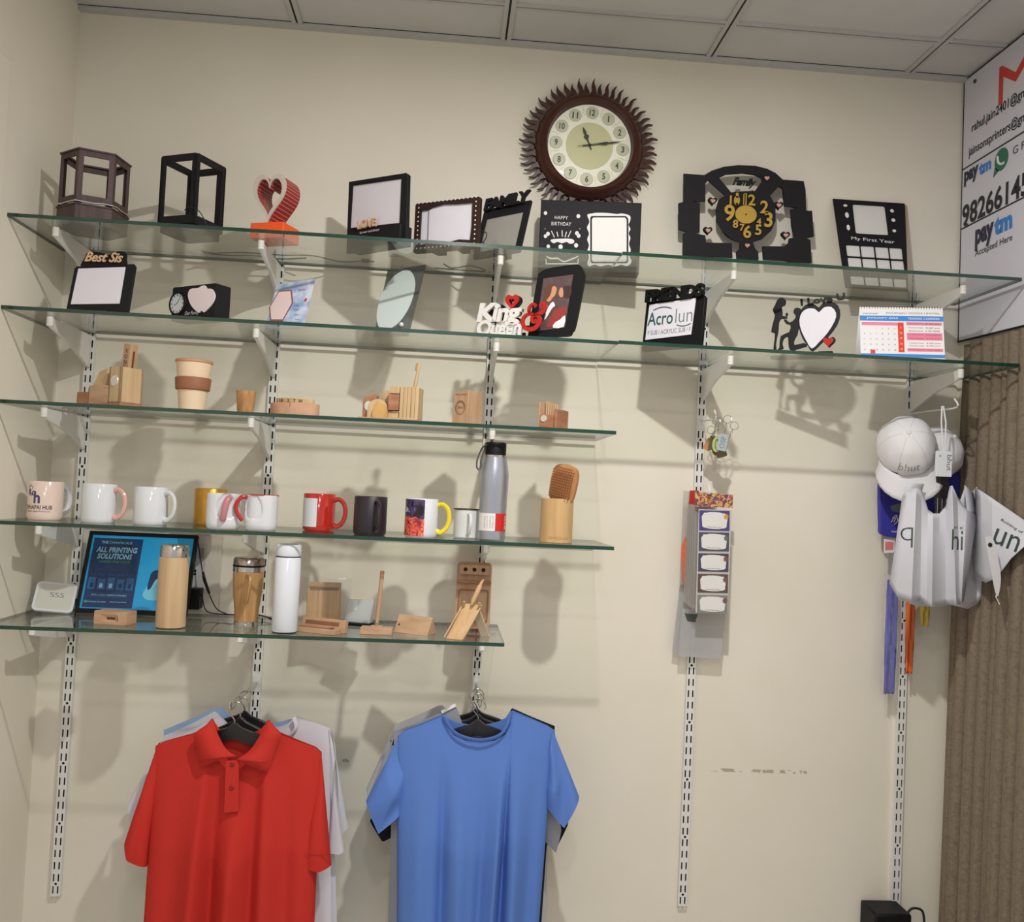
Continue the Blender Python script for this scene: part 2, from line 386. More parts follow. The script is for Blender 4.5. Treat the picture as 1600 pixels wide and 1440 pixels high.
pts = [hp[i].lerp(hp[(i+1) % 6], q/4)+V((0, 0, .0012*math.sin(i*5+q*2))) for i in range(6) for q in range(4)]
t.part('silver_cord', MB().tube(pts, .0028, 6, closed=True), STEEL, label='silver cord round the base')
for k in range(6):
    X = M.Rotation(R(60*k), 4, 'Z'); t.part('inner_post', MB().box(Rh-.015, Rh-.005, -.002, .002, zb, zt, X=X), BROWN)
# square lantern
t = Th('square_lantern', 'black square open lantern with a thin cable, second on the top shelf', 'lantern', (.308, -.215, T1), rz=-25)
S_ = .056; mb = MB()
for k in range(4):
    X = M.Rotation(PI/2*k, 4, 'Z') @ M.Translation((0, -S_, 0))
    mb.plate(rrect(2*S_, .176, .006, cz=.107), 0, .006, [[(-S_+.014, .04), (S_-.014, .04), (S_-.014, .178), (-S_+.014, .178)]], X=X)
t.part('frame', mb, BLACK, bev=.0006)
t.part('base', MB().box(-S_+.005, S_-.005, -S_+.005, S_-.005, 0, .03), BLACK, bev=.001)
for sx in (-1, 1):
    for sy in (-1, 1):
        e_ = .010 if (sx, sy) == (1, 1) else .004
        t.part('corner_post', MB().box(sx*(S_-.006)-e_, sx*(S_-.006)+min(e_, .004), sy*(S_-.006)-e_, sy*(S_-.006)+min(e_, .004), .02, .19), BLACK)
t.part('cable', MB().tube(smooth_poly([(.03, -.059, .05), (.05, -.066, .055), (.075, -.06, .045), (.088, -.05, .02), (.09, -.045, .003), (.07, -.04, .002)], 5, False), .0013, 6), CABLE)
# cable and plug behind
tag(MB().tube(smooth_poly([(.30, -.075, T1+.002), (.33, -.06, T1+.002), (.42, -.088, T1+.002), (.52, -.085, T1+.002), (.60, -.1, T1+.002), (.67, -.055, T1+.002), (.73, -.07, T1+.003)], 8, False), .0019, 6)
    .box(.73, .752, -.076, -.062, T1+.0005, T1+.009).box(.752, .764, -.0715, -.0665, T1+.003, T1+.006).build('power_cable', CABLE), 'dark cable with a small plug lying behind the LOVE frame on the top shelf', 'cable')
tag(MB().tube(smooth_poly([(.30, -.055, T1+.002), (.36, -.045, T1+.002), (.44, -.06, T1+.002), (.5, -.04, T1+.002), (.58, -.07, T1+.002)], 8, False), .0019, 6).build('power_cable', CABLE), 'dark thin cable lying on the top shelf between the square lantern and the heart lamp', 'cable')
tag(MB().tube(smooth_poly([(.955, -.10, T1+.002), (.98, -.06, T1+.002), (1.03, -.10, T1+.002), (1.07, -.05, T1+.002), (1.0, -.045, T1+.002), (.93, -.05, T1+.002)], 8, False), .0019, 6).build('power_cable', CABLE), 'dark looped cable lying behind the dotted book frame and family frame', 'cable')
# heart lamp
t = Th('heart_lamp', 'red heart-shaped ring lamp on a bright orange box base', 'lamp', (.522, -.222, T1), rz=-20)
t.part('base', MB().box(-.047, .047, -.04, .04, 0, .04), mat('orange_box', (242, 88, 30), .4, var=.02), bev=.0015)
ho = heart(.092, .125, 60, 0, .04+.0615); hi = heart(.072, .100, 60, 0, .04+.0625)
def stripes(nt, tc):
    N = nt.nodes; sp = N.new('ShaderNodeSeparateXYZ'); m1 = N.new('ShaderNodeMath'); m1.operation = 'PINGPONG'; m1.inputs[1].default_value = .0042
    m2 = N.new('ShaderNodeMath'); m2.operation = 'GREATER_THAN'; m2.inputs[1].default_value = .0035; mx = N.new('ShaderNodeMix'); mx.data_type = 'RGBA'
    mx.inputs[6].default_value = lin((150, 32, 36)); mx.inputs[7].default_value = lin((205, 140, 132))
    L = nt.links; L.new(tc.outputs['Object'], sp.inputs[0]); L.new(sp.outputs[2], m1.inputs[0]); L.new(m1.outputs[0], m2.inputs[0]); L.new(m2.outputs[0], mx.inputs[0]); return mx.outputs[2]
t.part('heart_ring', MB().plate(ho, -.034, .036, [hi]), mapped('striped_red_band', (150, 32, 36), stripes, .45))
t.part('front_rim', MB().plate(heart(.094, .128, 60, 0, .04+.0615), -.039, -.034, [hi]), mat('pale_rim', (202, 188, 178), .4, var=.05))
for k in range(0, 60, 5):
    pass
# LOVE frame
t = Th('photo_frame', 'tall black box frame with blank white panel and wooden LOVE letters', 'photo frame', (.781, -.226, T1), rz=-40)
t.part('frame', MB().plate(t.poly([(545, 284), (634, 270), (637, 273), (634, 383)], 0, 0)+[t.L(541, 396, 0, 0)], 0, .012, [t.poly([(551, 290), (627, 279), (624, 348), (547, 356)], 0)]), BLACK, bev=.001)
t.part('panel', MB().plate(t.poly([(551, 290), (627, 279), (624, 348), (547, 356)], 0), .003, .008), WHITEP)
t.part('base_box', MB().box(-.094, .091, -.010, .034, .0, .05), BLACK, bev=.002)
t.part('letters', MB().txt('LOVE', 0-.028, .066, .022, -.006, .006, w=.066, off=.02), TAN, label='wooden LOVE letters')
t.part('small_print', MB().txt('forever and always', -.015, .043, .008, -.0123, w=.07), WINK)
# book frame
t = Th('photo_frame', 'dark brown frame with dotted border around a white open book shape', 'photo frame', (.958, -.248, T1), rz=-30)
fr = t.poly([(650, 321), (747.5, 304)], 0); zt = (fr[0][1]+fr[1][1])/2; w2 = .096
bk = smooth_poly([(-.078, .02), (-.07, .021), (-.055, .024), (0, .02), (.04, .026), (.072, .022), (.075, .06), (.074, .118), (.03, .119), (-.01, .122), (-.045, .117), (-.055, .112), (-.078, .112)], 1)
t.part('frame', MB().plate(rrect(2*w2, zt, .006, cz=zt/2), 0, .012, [bk]), BROWN, bev=.001)
t.part('page_panel', MB().plate(bk, .006, .011), WHITEP)
t.part('page_fold', MB().tube([(-.055, .004, .024), (-.056, .004, .112)], .0012, 6), mat('grey_line', (120, 112, 116), .5))
d = MB()
for k in range(15):
    for zz in (.012, .131): d.add(*[[(x+-.085+.17*k/14, -.0004, z) for x, z in ell(.0042, .0042, 8, 0, zz)], [tuple(range(8))]])
for k in range(1, 10):
    for xx in (-.085, .085): d.add(*[[(x+xx, -.0004, z) for x, z in ell(.0042, .0042, 8, 0, .012+.119*k/10)], [tuple(range(8))]])
t.part('dot_border', d, WINK, label='white dots')
t.part('foot', MB().box(-.045, -.02, .012, .045, 0, .03), BLACK); t.part('foot', MB().box(.03, .05, .012, .045, 0, .03), BLACK)
# FAMILY frame
t = Th('photo_frame', 'leaning black frame with cut-out FAMILY letters on top and a mirror panel', 'photo frame', (1.089, -.226, T1), rz=-43, lean=15)
w2 = .079; h = .142
t.part('frame', MB().plate(rrect(2*w2, h, .004, cz=h/2), 0, .008, [rrect(.125, .1, .002, cz=.068)]), BLACK, bev=.0008)
t.part('panel', MB().plate(rrect(.125, .1, .002, cz=.068), .003, .006), mat('mirror_sheet', (214, 212, 206), .12, .6, var=.02))
t.part('letters', MB().txt('FAMILY', 0, h+.016, .036, 0, .008, w=.15, off=.045, spacing=.92).box(-w2, w2, 0, .008, h-.006, h+.006), BLACK, label='cut-out FAMILY letters')
t.part('stand', MB().add([(-.01, .008, .1), (.01, .008, .1), (.01, .012, .1), (-.01, .012, .1), (-.01, .05, .016), (.01, .05, .016), (.01, .054, .016), (-.01, .054, .016)], [(0, 1, 2, 3), (4, 7, 6, 5), (0, 4, 5, 1), (1, 5, 6, 2), (2, 6, 7, 3), (3, 7, 4, 0)]), BLACK)
t.part('cable', MB().tube(smooth_poly([(-.07, -.004, .02), (-.055, -.02, .05), (-.035, -.02, .062), (-.03, -.018, .045), (-.05, -.02, .012), (-.06, -.025, .008)], 5, False), .0014, 6), CABLE)
# HAPPY BIRTHDAY box
t = Th('photo_frame', 'wide black box frame with white HAPPY BIRTHDAY cake cut-outs and a scalloped white panel', 'photo frame', (1.35, -.118, T1), rz=-6)
h = .197
t.part('box', MB().box(-.138, .138, 0, .05, 0, h), BLACK, bev=.002)
q = lambda pts: t.poly(pts, -.0005)
r4 = lambda x, y: (838+(x-858)/4.324, 270+y/4.324) if 0 else (640+x/4.324, 270+y/4.324)
Z = lambda pts: [r4(*p) for p in pts]
pr = MB()
def flatp(mb, pts, y=-.0006): return mb.plate(q(Z(pts)), y, 0)
cx, cz = t.L(*r4(1025, 303)); pr.txt('HAPPY', cx, cz, .009, -.0006, w=.036, spacing=1.15)
cx, cz = t.L(*r4(1025, 345)); pr.txt('BIRTHDAY', cx, cz, .010, -.0006, w=.054, spacing=1.1)
for a, b, s_ in ((918, 272, 12), (1140, 293, 13), (935, 412, 13), (918, 428, 12), (1130, 408, 13), (1142, 425, 13), (937, 497, 12), (1020, 500, 15), (1125, 490, 14), (915, 378, 3), (1150, 378, 3)):
    flatp(pr, [(a+s_*math.cos(k), b+s_*1.1*math.sin(k)) for k in [PI*j/5 for j in range(10)]])
for a, b, a2, b2 in ((958, 392, 978, 436), (995, 398, 1003, 432), (1030, 388, 1032, 432), (1060, 398, 1050, 436), (1090, 392, 1070, 436)): flatp(pr, [(a-3, b), (a+3, b), (a2+3, b2), (a2-3, b2)])
flatp(pr, smooth_poly([(955, 452), (1000, 446), (1080, 445), (1110, 455), (1108, 475), (1080, 478), (1060, 466), (1030, 476), (1000, 466), (975, 476), (958, 466)], 3))
flatp(pr, smooth_poly([(975, 458), (1090, 456), (1095, 464), (1060, 460), (1030, 468), (1000, 460)], 2), -.0001)
flatp(pr, smooth_poly([(920, 560), (960, 575), (1000, 572), (1040, 595), (1090, 580), (1140, 560), (1135, 570), (1090, 590), (1040, 605), (1000, 582), (950, 585)], 2))
flatp(pr, [(918, 580), (924, 580), (926, 610), (1134, 610), (1136, 580), (1142, 580), (1140, 618), (920, 618)])
t.part('print', pr, WINK, label='white birthday cut-outs')
sc_ = smooth_poly([(1200, 285), (1230, 275), (1270, 270), (1340, 272), (1400, 278), (1440, 275), (1490, 292), (1488, 330), (1478, 350), (1492, 380), (1480, 410), (1492, 440), (1482, 480), (1494, 520), (1484, 560), (1500, 600), (1470, 630), (1430, 620), (1390, 632), (1340, 622), (1290, 632), (1250, 620), (1215, 632), (1200, 610), (1212, 570), (1200, 530), (1212, 490), (1200, 450), (1212, 410), (1198, 370), (1215, 330)], 3)
inn = [(1228, 292), (1462, 292), (1478, 310), (1478, 600), (1466, 612), (1232, 612), (1220, 600), (1220, 305)]
t.part('scalloped_border', MB().plate(q(Z(sc_)), -.0007, 0, [q(Z(inn))]), WINK)
t.part('panel', MB().plate(q(Z([(1242, 302), (1455, 302), (1466, 316), (1466, 590), (1458, 600), (1240, 600), (1232, 590), (1232, 312)])), -.0009, 0), SILVERP)

# sunburst wall clock
c0 = at(921, 228, -.03)
t = Th('sunburst_clock', 'large brown sunburst wall clock with flame rays and cream dial, above the birthday frame', 'clock', (c0.x, -.004, c0.z))
t.o.rotation_euler = (0, R(2.4), 0)
DBR = mat('dark_brown_wood_gloss', (66, 32, 24), .38, var=.2, vs=20, coat=.08, spec=.3)
Y = M.Rotation(PI/2, 4, 'X')       # lathe axis z -> -y
t.part('ring', MB().lathe([(.121, .03), (.124, .045), (.131, .05), (.140, .046), (.147, .036), (.153, .026), (.157, .012), (.155, 0), (.118, 0), (.118, .022), (.121, .03)], 72, 0, Y), DBR)
ray_ = [(-.0075, 0), (-.0085, .010), (-.0045, .020), (-.0035, .028), (-.0055, .036), (-.004, .046), (.001, .056), (-.0005, .048), (.0005, .040), (.0035, .032), (.0055, .022), (.0075, .012), (.0085, 0)]
ray_ = smooth_poly([(a*1.3, b) for a, b in ray_], 2)
def fray(k, n, r, y, s_):
    a = 2*PI*k/n; ca, sa = math.cos(a), math.sin(a)
    return [((r+b*s_)*sa+a_*ca, (r+b*s_)*ca-a_*sa) for a_, b in ray_]
for k in range(56):
    mb = MB().plate(fray(k, 56, .141, 0, (1.02, .92)[k % 2] if k % 3 else 1.08), -.020+.008*(k % 2), -.008+.008*(k % 2))
    t.part('ray', mb, DBR, bev=.0022)
t.part('ray_disc', MB().lathe([(0, .005), (.15, .005), (.15, .0), (0, .0)], 56, 0, Y), DBR)
DIAL = mapped('cream_dial', (244, 240, 205), lambda nt, tc: dialtex(nt, tc), .4) if 0 else mat('cream_dial', (250, 249, 236), .35, var=.01)
dial = t.part('dial', MB().lathe([(0, .026), (.119, .026), (.121, .020), (0, .020)], 64, 0, Y), DIAL)
t.part('dial_centre', MB().lathe([(0, .0272), (.067, .0272), (.068, .0255), (0, .0255)], 64, 0, Y), mat('olive_dial_centre', (206, 205, 160), .4, var=.03))
LINE = mat('gold_line', (160, 155, 120), .4, .3)
DK_ = {}
for k in range(12):
    a = 2*PI*k/12
    DK_[k or 12] = t.part('number_disc', MB().lathe([(0, .0274), (.0172, .0274), (.0182, .0266), (.019, .0256)], 28, 0, M.Translation((.096*math.sin(a), 0, .096*math.cos(a))) @ Y), mat('grey_green_disc', (200, 203, 180), .35, var=.03), parent=dial)
fl_ = MB()
for k in range(1, 13):
    a = 2*PI*k/12; t.part('numeral', MB().txt(str(k), .096*math.sin(a), .096*math.cos(a), .0185, -.0276, w=None if k in (1, 11) else .0092 if k < 10 else .0158, off=.03), mat('dark_olive_ink', (60, 62, 44), .5, var=0), parent=dial)
    b = a+PI/12
    for q_ in range(5):
        r_ = .088+.005*q_; e = .03*math.sin(q_*2.2); fl_.tube([(r_*math.sin(b+e), -.0262, r_*math.cos(b+e)), ((r_+.004)*math.sin(b-e+.02), -.0262, (r_+.004)*math.cos(b-e+.02))], .0005, 4)
t.part('dial_ornament', fl_, LINE, parent=dial)
def hand(mb, ang, L_, back, wd, y):
    s_ = smooth_poly([(0, -back), (-wd*.35, -back), (-wd*.3, 0), (-wd*.4, L_*.3), (-wd*1.1, L_*.42), (-wd*1.3, L_*.52), (-wd*.5, L_*.6), (-wd*.8, L_*.7), (0, L_), (wd*.8, L_*.7), (wd*.5, L_*.6), (wd*1.3, L_*.52), (wd*1.1, L_*.42), (wd*.4, L_*.3), (wd*.3, 0), (wd*.35, -back)], 2)
    ca, sa = math.cos(ang), math.sin(ang); return mb.plate([(a*ca+b*sa, -a*sa+b*ca) for a, b in s_], y, y+.0012)
HI = mat('black_hand', (22, 22, 18), .4, var=0)
t.part('hour_hand', hand(MB(), R(-25), .056, .012, .0056, -.031), HI)
t.part('minute_hand', hand(MB(), R(77), .092, .02, .0032, -.033), HI)
t.part('second_hand', MB().tube([(-.0345, -.0345, -.007), (.05, -.0345, .014)], .0007, 6), HI)
t.part('hub', MB().ball((0, -.034, 0), .004, n=12), HI)
t.part('glass_cover', MB().lathe([(0, .0375), (.11, .0372), (.123, .036)], 64, 0, Y), thin('clock_cover', (.98, .98, .96)))

# family wall clock (cut board)
c0 = at(1165, 405, -.05)
t = Th('family_clock', 'black cut-out Family clock board with gold numerals and small hearts, above the top shelf', 'clock', (c0.x, -.055, 2.262), lean=0)
z5 = lambda x, y: (1000+x/5.333, 240+y/5.333)
G = lambda pts: t.poly([z5(*p) for p in pts], 0, 0)
bd = MB()
out1 = [(365, 165), (535, 178), (600, 140), (700, 108), (820, 95), (960, 100), (1060, 125), (1130, 160), (1190, 215), (1365, 228), (1380, 300), (1385, 470), (1395, 475), (1435, 475), (1450, 690), (1385, 700), (1420, 720), (1432, 910), (1240, 900), (1205, 890), (1030, 880), (1022, 770), (1200, 772), (1240, 740), (1245, 705), (1290, 700), (1265, 600), (1258, 460), (1315, 452), (1205, 435), (1190, 290), (1160, 270), (1085, 350), (1130, 430), (1130, 560), (1095, 640), (1020, 710), (940, 735), (960, 790), (985, 815), (990, 885), (808, 872), (805, 815), (830, 790), (835, 735), (760, 710), (690, 640), (640, 560), (635, 460), (660, 380), (710, 345), (570, 220), (545, 250), (545, 395), (440, 400), (500, 410), (498, 650), (460, 665), (545, 680), (550, 740), (765, 745), (772, 865), (600, 858), (550, 855), (360, 845), (360, 665), (395, 650), (325, 632), (322, 412), (365, 400)]
holeF = [(660, 200), (720, 170), (860, 160), (960, 175), (1010, 200), (1020, 225), (960, 310), (860, 312), (760, 322), (700, 250)]
t.part('board', bd.plate(G(out1), 0, .008, [G(holeF)]), BLACK, bev=.0008)
t.part('wall_mount', MB().lathe([(0, 0), (.06, 0), (.06, .046), (0, .046)], 32, 0, M.Translation((t.L(*z5(880, 520))[0], .008, t.L(*z5(880, 520))[1])) @ M.Rotation(-PI/2, 4, 'X')), BLACK)
cx, cz = t.L(*z5(870, 240)); t.part('script', MB().txt('Family', cx, cz-.002, .028, .002, .006, w=.068, off=.03, shear=.35, spacing=.9), BLACK, label='Family lettering')
hb = MB(); hw = MB()
for a, b in ((605, 400), (1155, 435), (565, 645), (1212, 685), (892, 770), (1055, 210)):
    cx, cz = t.L(*z5(a, b)); hbk = t.part('heart_backing', MB().plate(heart(.026, .024, 24, cx, cz), -.002, .008), BLACK); t.part('heart', MB().plate(heart(.014, .0125, 24, cx, cz), -.004, -.002), mat('pink_tan_wood', (205, 155, 135), .55), parent=hbk, label='small tan heart')
GOLD = mat('gold_numerals', (190, 155, 68), .4, .15)
cx, cz = t.L(*z5(880, 510)); t.part('gold_disc', MB().plate(ell(.062, .052, 32, cx, cz), -.004, 0, [ell(.005, .005, 10, cx, cz)]), GOLD)
mb = MB()
for s_, a, b, hh in (('12', 905, 390, 95), ('11', 838, 385, 105), ('10', 785, 395, 80), ('9', 740, 500, 145), ('8', 790, 590, 70), ('7', 845, 620, 60), ('6', 888, 655, 110), ('5', 980, 640, 90), ('4', 985, 570, 55), ('3', 1065, 555, 130), ('2', 1030, 450, 110)):
    cx, cz = t.L(*z5(a, b)); mb.txt(s_, cx, cz, hh/5.333*.00178, -.003, .004, off=.02)
t.part('numerals', mb, GOLD)

# My First Year frame
t = Th('photo_frame', 'black leaning frame reading My First Year with rows of white square openings', 'photo frame', (2.18, -.115, T1), rz=-1.5, lean=20)
z6 = lambda x, y: (1270+x/4.8, 300+y/4.8)
tl, tr = t.L(*z6(150, 68)), t.L(*z6(690, 104)); H_ = (tl[1]+tr[1])/2; bl = (t.L(*z6(235, 745))[0], 0); br = (t.L(1415+5, 459)[0], 0)
hl = [rrect(1, 1, .1)]
def qd(a, b, c, d, r=.06):
    A, B, C_, D = [t.L(*z6(*p)) for p in (a, b, c, d)]
    f = lambda u, v: tuple((A[i]*(1-u)+B[i]*u)*(1-v)+(D[i]*(1-u)+C_[i]*u)*v for i in (0, 1))
    return [f(x+.5, .5-z) for x, z in rrect(1, 1, r, 3)]
op = [qd((297, 108), (540, 122), (568, 342), (322, 328))]
gx = [(248, 350), (357, 458), (466, 565), (572, 668)]; gy = [(413, 505), (510, 560)]
for i, (a, b) in enumerate(gx):
    s_ = (a-248)*.065; op.append(qd((a, 413+s_), (b, 418+s_), (b+10, 503+s_), (a+10, 498+s_), .08))
    op.append(qd((a+12, 507+s_), (b+12, 512+s_), (b+22, 597+s_), (a+22, 592+s_), .08)); op.append(qd((a+30, 625+s_), (b+30, 630+s_), (b+42, 715+s_), (a+42, 710+s_), .08)) if 0 else None
for i, (a, b) in enumerate(gx):
    s_ = (a-248)*.065; op.append(qd((a+32, 645+s_), (b+32, 650+s_), (b+40, 715+s_), (a+40, 710+s_), .08))
fw_ = abs(tr[0]-tl[0])
outer = [tl, tr, (br[0]-.002, 0), (bl[0]+.004, 0)]
t.part('front_board', MB().plate(outer, 0, .003, op), BLACK, bev=.0005)
t.part('white_backing', MB().plate([(x*.97, z*.985+.003) for x, z in outer], .004, .006), SILVERP)
t.part('rear_board', MB().plate([(x+.010, z) for x, z in outer], .008, .012), mat('mdf_edge', (176, 156, 132), .6))
t.part('rear_board', MB().plate([(x+.003, z) for x, z in outer], .0065, .0075), BLACK)
mb = MB(); cx, cz = t.L(*z6(450, 383)); mb.txt('My First Year', cx, cz, .014, -.0006, w=.126, rot=-.04)
for a, b, w_, h_ in ((243, 120, 34, 26), (255, 192, 32, 58), (265, 285, 28, 58), (593, 160, 32, 34), (603, 230, 34, 34), (610, 310, 32, 28)):
    cx, cz = t.L(*z6(a, b)); t.part('white_mark', MB().plate(ell(w_*.00034, h_*.00034, 14, cx, cz), -.0008, 0), WINK, label='small white mark')
t.part('lettering', mb, WINK, label='white lettering')

# ------------------------------------------------------------------ second shelf
T2 = TOP[2]
t = Th('photo_frame', 'black leaning frame with Best Sis lettering above a blank white panel', 'photo frame', (.14, -.30, T2), rz=-8, lean=12)
z1 = lambda x, y: (x/4, 200+y/4)
A = [t.L(*z1(*p)) for p in ((465, 882), (848, 865))]; zt = A[0][1]
t.part('frame', MB().plate(t.poly([(103, 488), (199.5, 494), (211.5, 420), (209, 416), (119, 420), (116, 423)], 0, 0), 0, .008), BLACK, bev=.001)
t.part('panel', MB().plate(t.poly([z1(*p) for p in ((488, 893), (782, 884), (744, 1112), (440, 1116))], -.003), -.003, 0), WHITEP, bev=.0005)
cx, cz = t.L(*z1(655, 828)); t.part('letter_backing', MB().plate(smooth_poly([(cx-.052, zt-.004), (cx+.050, zt-.004), (cx+.054, cz), (cx+.050, cz+.016), (cx+.034, cz+.020), (cx+.020, cz+.014), (cx+.006, cz+.010), (cx-.010, cz+.014), (cx-.030, cz+.016), (cx-.046, cz+.014), (cx-.052, cz)], 3), 0, .006), BLACK)
t.part('letters', MB().txt('Best Sis', cx, cz, .026, -.003, .003, w=.096, off=.018, shear=.3), TAN, label='tan Best Sis letters')
t.part('stand', MB().box(-.04, .04, .008, .03, 0, .004), BLACK)
# clock with flower panel
t = Th('desk_clock', 'small black block with round white clock and a white apple-shaped panel', 'clock', (.346, -.285, T2), rz=-34)
t.part('block', MB().plate(rrect(.156, .086, .005, cz=.043), 0, .046), BLACK, bev=.001)
cx, cz = t.L(*z1(1112, 1098)); cz = max(cz, .033)
t.part('dial_rim', MB().lathe([(.025, 0), (.025, .004), (.030, .003), (.031, 0)], 40, 0, M.Translation((cx, 0, cz)) @ Y), BLK2)
t.part('dial', MB().lathe([(0, .002), (.0255, .002), (.0255, 0), (0, 0)], 40, 0, M.Translation((cx, 0, cz)) @ Y), CERAM)
mb = MB()
for k in range(12):
    a = PI*k/6; mb.tube([(cx+.019*math.sin(a), -.0026, cz+.019*math.cos(a)), (cx+.023*math.sin(a), -.0026, cz+.023*math.cos(a))], .0009, 4)
for a, L_ in ((-1.9, .012), (.6, .017)): mb.tube([(cx, -.003, cz), (cx+L_*math.sin(a), -.003, cz+L_*math.cos(a))], .0005, 4)
t.part('dial_marks', mb, INK)
ap = smooth_poly([(1262, 990), (1285, 985), (1300, 1005), (1330, 1008), (1348, 1050), (1330, 1100), (1290, 1145), (1278, 1152), (1262, 1142), (1245, 1155), (1200, 1110), (1180, 1050), (1195, 1008), (1240, 1002)], 3)
t.part('panel', MB().plate(t.poly([z1(*p) for p in ap], 0), -.003, 0), mat('pinkish_white_panel', (240, 226, 232), .35, var=.02))
cx, cz = t.L(*z1(1200, 1158)); t.part('script', MB().txt('Our Family', cx, max(cz, .010), .012, -.0006, w=.05, shear=.3), WINK)
# birthday hexagon sheet
t = Th('photo_frame', 'leaning blue birthday sheet with a pink hexagonal picture window', 'photo frame', (.572, -.24, T2), rz=-24, lean=24)
z2 = lambda x, y: (350+x/4.571, 220+y/4.571)
A, B, C_, D = [t.L(*z2(*p)) for p in ((378, 1028), (648, 988), (566, 1330), (285, 1330))]
o_ = [A, B, (C_[0], 0), (D[0]+.004, 0)]
def bl_(nt, tc):
    N = nt.nodes; n = N.new('ShaderNodeTexNoise'); n.inputs['Scale'].default_value = 22; cr = N.new('ShaderNodeValToRGB'); cr.color_ramp.elements[0].color = lin((150, 178, 222)); cr.color_ramp.elements[1].color = lin((222, 230, 246))
    cr.color_ramp.elements[0].position = .42; cr.color_ramp.elements[1].position = .6
    nt.links.new(tc.outputs['Object'], n.inputs['Vector']); nt.links.new(n.outputs['Fac'], cr.inputs[0]); return cr.outputs[0]
t.part('sheet', MB().plate(o_, 0, .003), mapped('pale_blue_print', (190, 205, 235), bl_, .25))
hx = [(395, 1075), (485, 1068), (495, 1160), (420, 1292), (330, 1292), (322, 1195)]
t.part('hexagon_border', MB().plate(t.poly([z2(*p) for p in hx], 0), -.001, 0), mat('brown_pink_border', (150, 92, 92), .4))
cxh = sum(p[0] for p in hx)/6; czh = sum(p[1] for p in hx)/6
t.part('panel', MB().plate(t.poly([z2(cxh+(a-cxh)*.88, czh+(b-czh)*.9) for a, b in hx], 0), -.002, -.001), mat('peach_panel', (240, 218, 216), .35, var=.02))
mb = MB()
for s_, a, b, hh, w_ in (('Happy', 545, 1040, .004, .012), ('Birthday', 558, 1068, .007, .022)):
    cx, cz = t.L(*z2(a, b)); mb.txt(s_, cx, cz, hh, -.0006, w=w_, shear=.3, mi=1, rot=.15)
for s_, a, b in (('Live', 518, 1178), ('Love', 520, 1210), ('Laugh', 515, 1245), ('Always', 522, 1278)):
    cx, cz = t.L(*z2(a, b)); mb.txt(s_, cx, cz, .0055, -.0006, w=.014)
cx, cz = t.L(*z2(583, 1140)); mb.plate(ell(.008, .011, 14, cx, cz), -.0006, 0, mi=1)
t.part('print', mb, [mat('blue_ink', (60, 90, 160), .5, var=0), mat('red_ink', (200, 70, 80), .5, var=0)])
t.part('rear_foot', MB().add([(-.008, .003, .05), (.008, .003, .05), (-.008, .045, .024), (.008, .045, .024)], [(0, 1, 3, 2)]), CLEAR)
# oval mirror sheet
t = Th('photo_frame', 'leaning clear acrylic sheet with a pale oval panel, left of the wall rail', 'photo frame', (.853, -.222, T2), rz=-27, lean=22)
A, B, C_, D = [t.L(*z2(*p)) for p in ((1168, 930), (1440, 888), (1322, 1400), (1040, 1400))]
t.part('sheet', MB().plate([A, B, (C_[0]-.004, 0), (D[0]+.012, 0)], 0, .004), thin('smoky_acrylic', (.62, .64, .63), .02, .35, (120, 124, 122)))
ov = smooth_poly([(1305, 928), (1352, 960), (1366, 1040), (1340, 1150), (1290, 1250), (1225, 1325), (1150, 1355), (1105, 1330), (1093, 1250), (1110, 1160), (1150, 1060), (1220, 970)], 3)
t.part('oval_panel', MB().plate(t.poly([z2(*p) for p in ov], 0, 0), -.002, 0), mat('pale_aqua_panel', (206, 218, 218), .3, var=.02))
cx, cz = t.L(*z2(1272, 1322)); t.part('screw', MB().ball((cx, -.004, max(cz, .012)), .006), CERAM)
# King & Queen frame
t = Th('photo_frame', 'white King and Queen lettering with red ampersand and a rounded black couple photo frame', 'photo frame', (1.19, -.287, T2), rz=-24.5)
z3 = lambda x, y: (740+x/8.889, 440+y/8.889)
z4 = lambda x, y: (640+x/4.324, 270+y/4.324)
fo = smooth_poly([(860, 740), (880, 690), (940, 660), (1100, 636), (1150, 640), (1178, 690), (1175, 760), (1120, 1040), (1095, 1090), (1060, 1120), (820, 1125), (800, 1105)], 3)
FP = t.poly([z4(*p) for p in fo], 0, 0); ph = t.poly([z4(*p) for p in ((905, 730), (1106, 703), (1048, 1062), (850, 1085))], 0)
t.part('frame', MB().plate(FP, 0, .012), BLK2, bev=.0015)
t.part('photo', MB().plate(ph, -.001, 0), mapped('photo_ground', (90, 70, 72), lambda nt, tc: ramp_noise(nt, tc, [(0, (40, 34, 40)), (.45, (96, 78, 80)), (.6, (128, 104, 100)), (.75, (170, 150, 146))], 34), .25) if 'ramp_noise' in globals() else mat('photo_ground', (92, 74, 76), .25, var=.4, vs=60))
PP = lambda pts, y: MB().plate(t.poly([z3(*p) for p in smooth_poly(pts, 2)], y), y-.0006, y+.0003)
t.part('woman_hair', PP([(1040, 80), (1100, 68), (1150, 90), (1120, 110), (1090, 180), (1060, 240), (1010, 320), (950, 320), (985, 200), (1010, 120)], -.0014), mat('brown_hair_print', (98, 62, 46), .4))
t.part('woman_face', PP([(1090, 110), (1125, 95), (1150, 120), (1150, 160), (1140, 200), (1120, 240), (1090, 260), (1060, 310), (1010, 300), (1060, 230), (1080, 170)], -.0018), mat('warm_skin_print', (206, 146, 112), .4))
t.part('man_head', PP([(1240, 120), (1300, 90), (1360, 110), (1350, 230), (1290, 260), (1250, 230)], -.0014), mat('dark_hair_print', (66, 44, 44), .4))
t.part('man_face', PP([(1195, 140), (1225, 110), (1245, 160), (1240, 240), (1205, 250), (1180, 200)], -.0018), MC['warm_skin_print'])
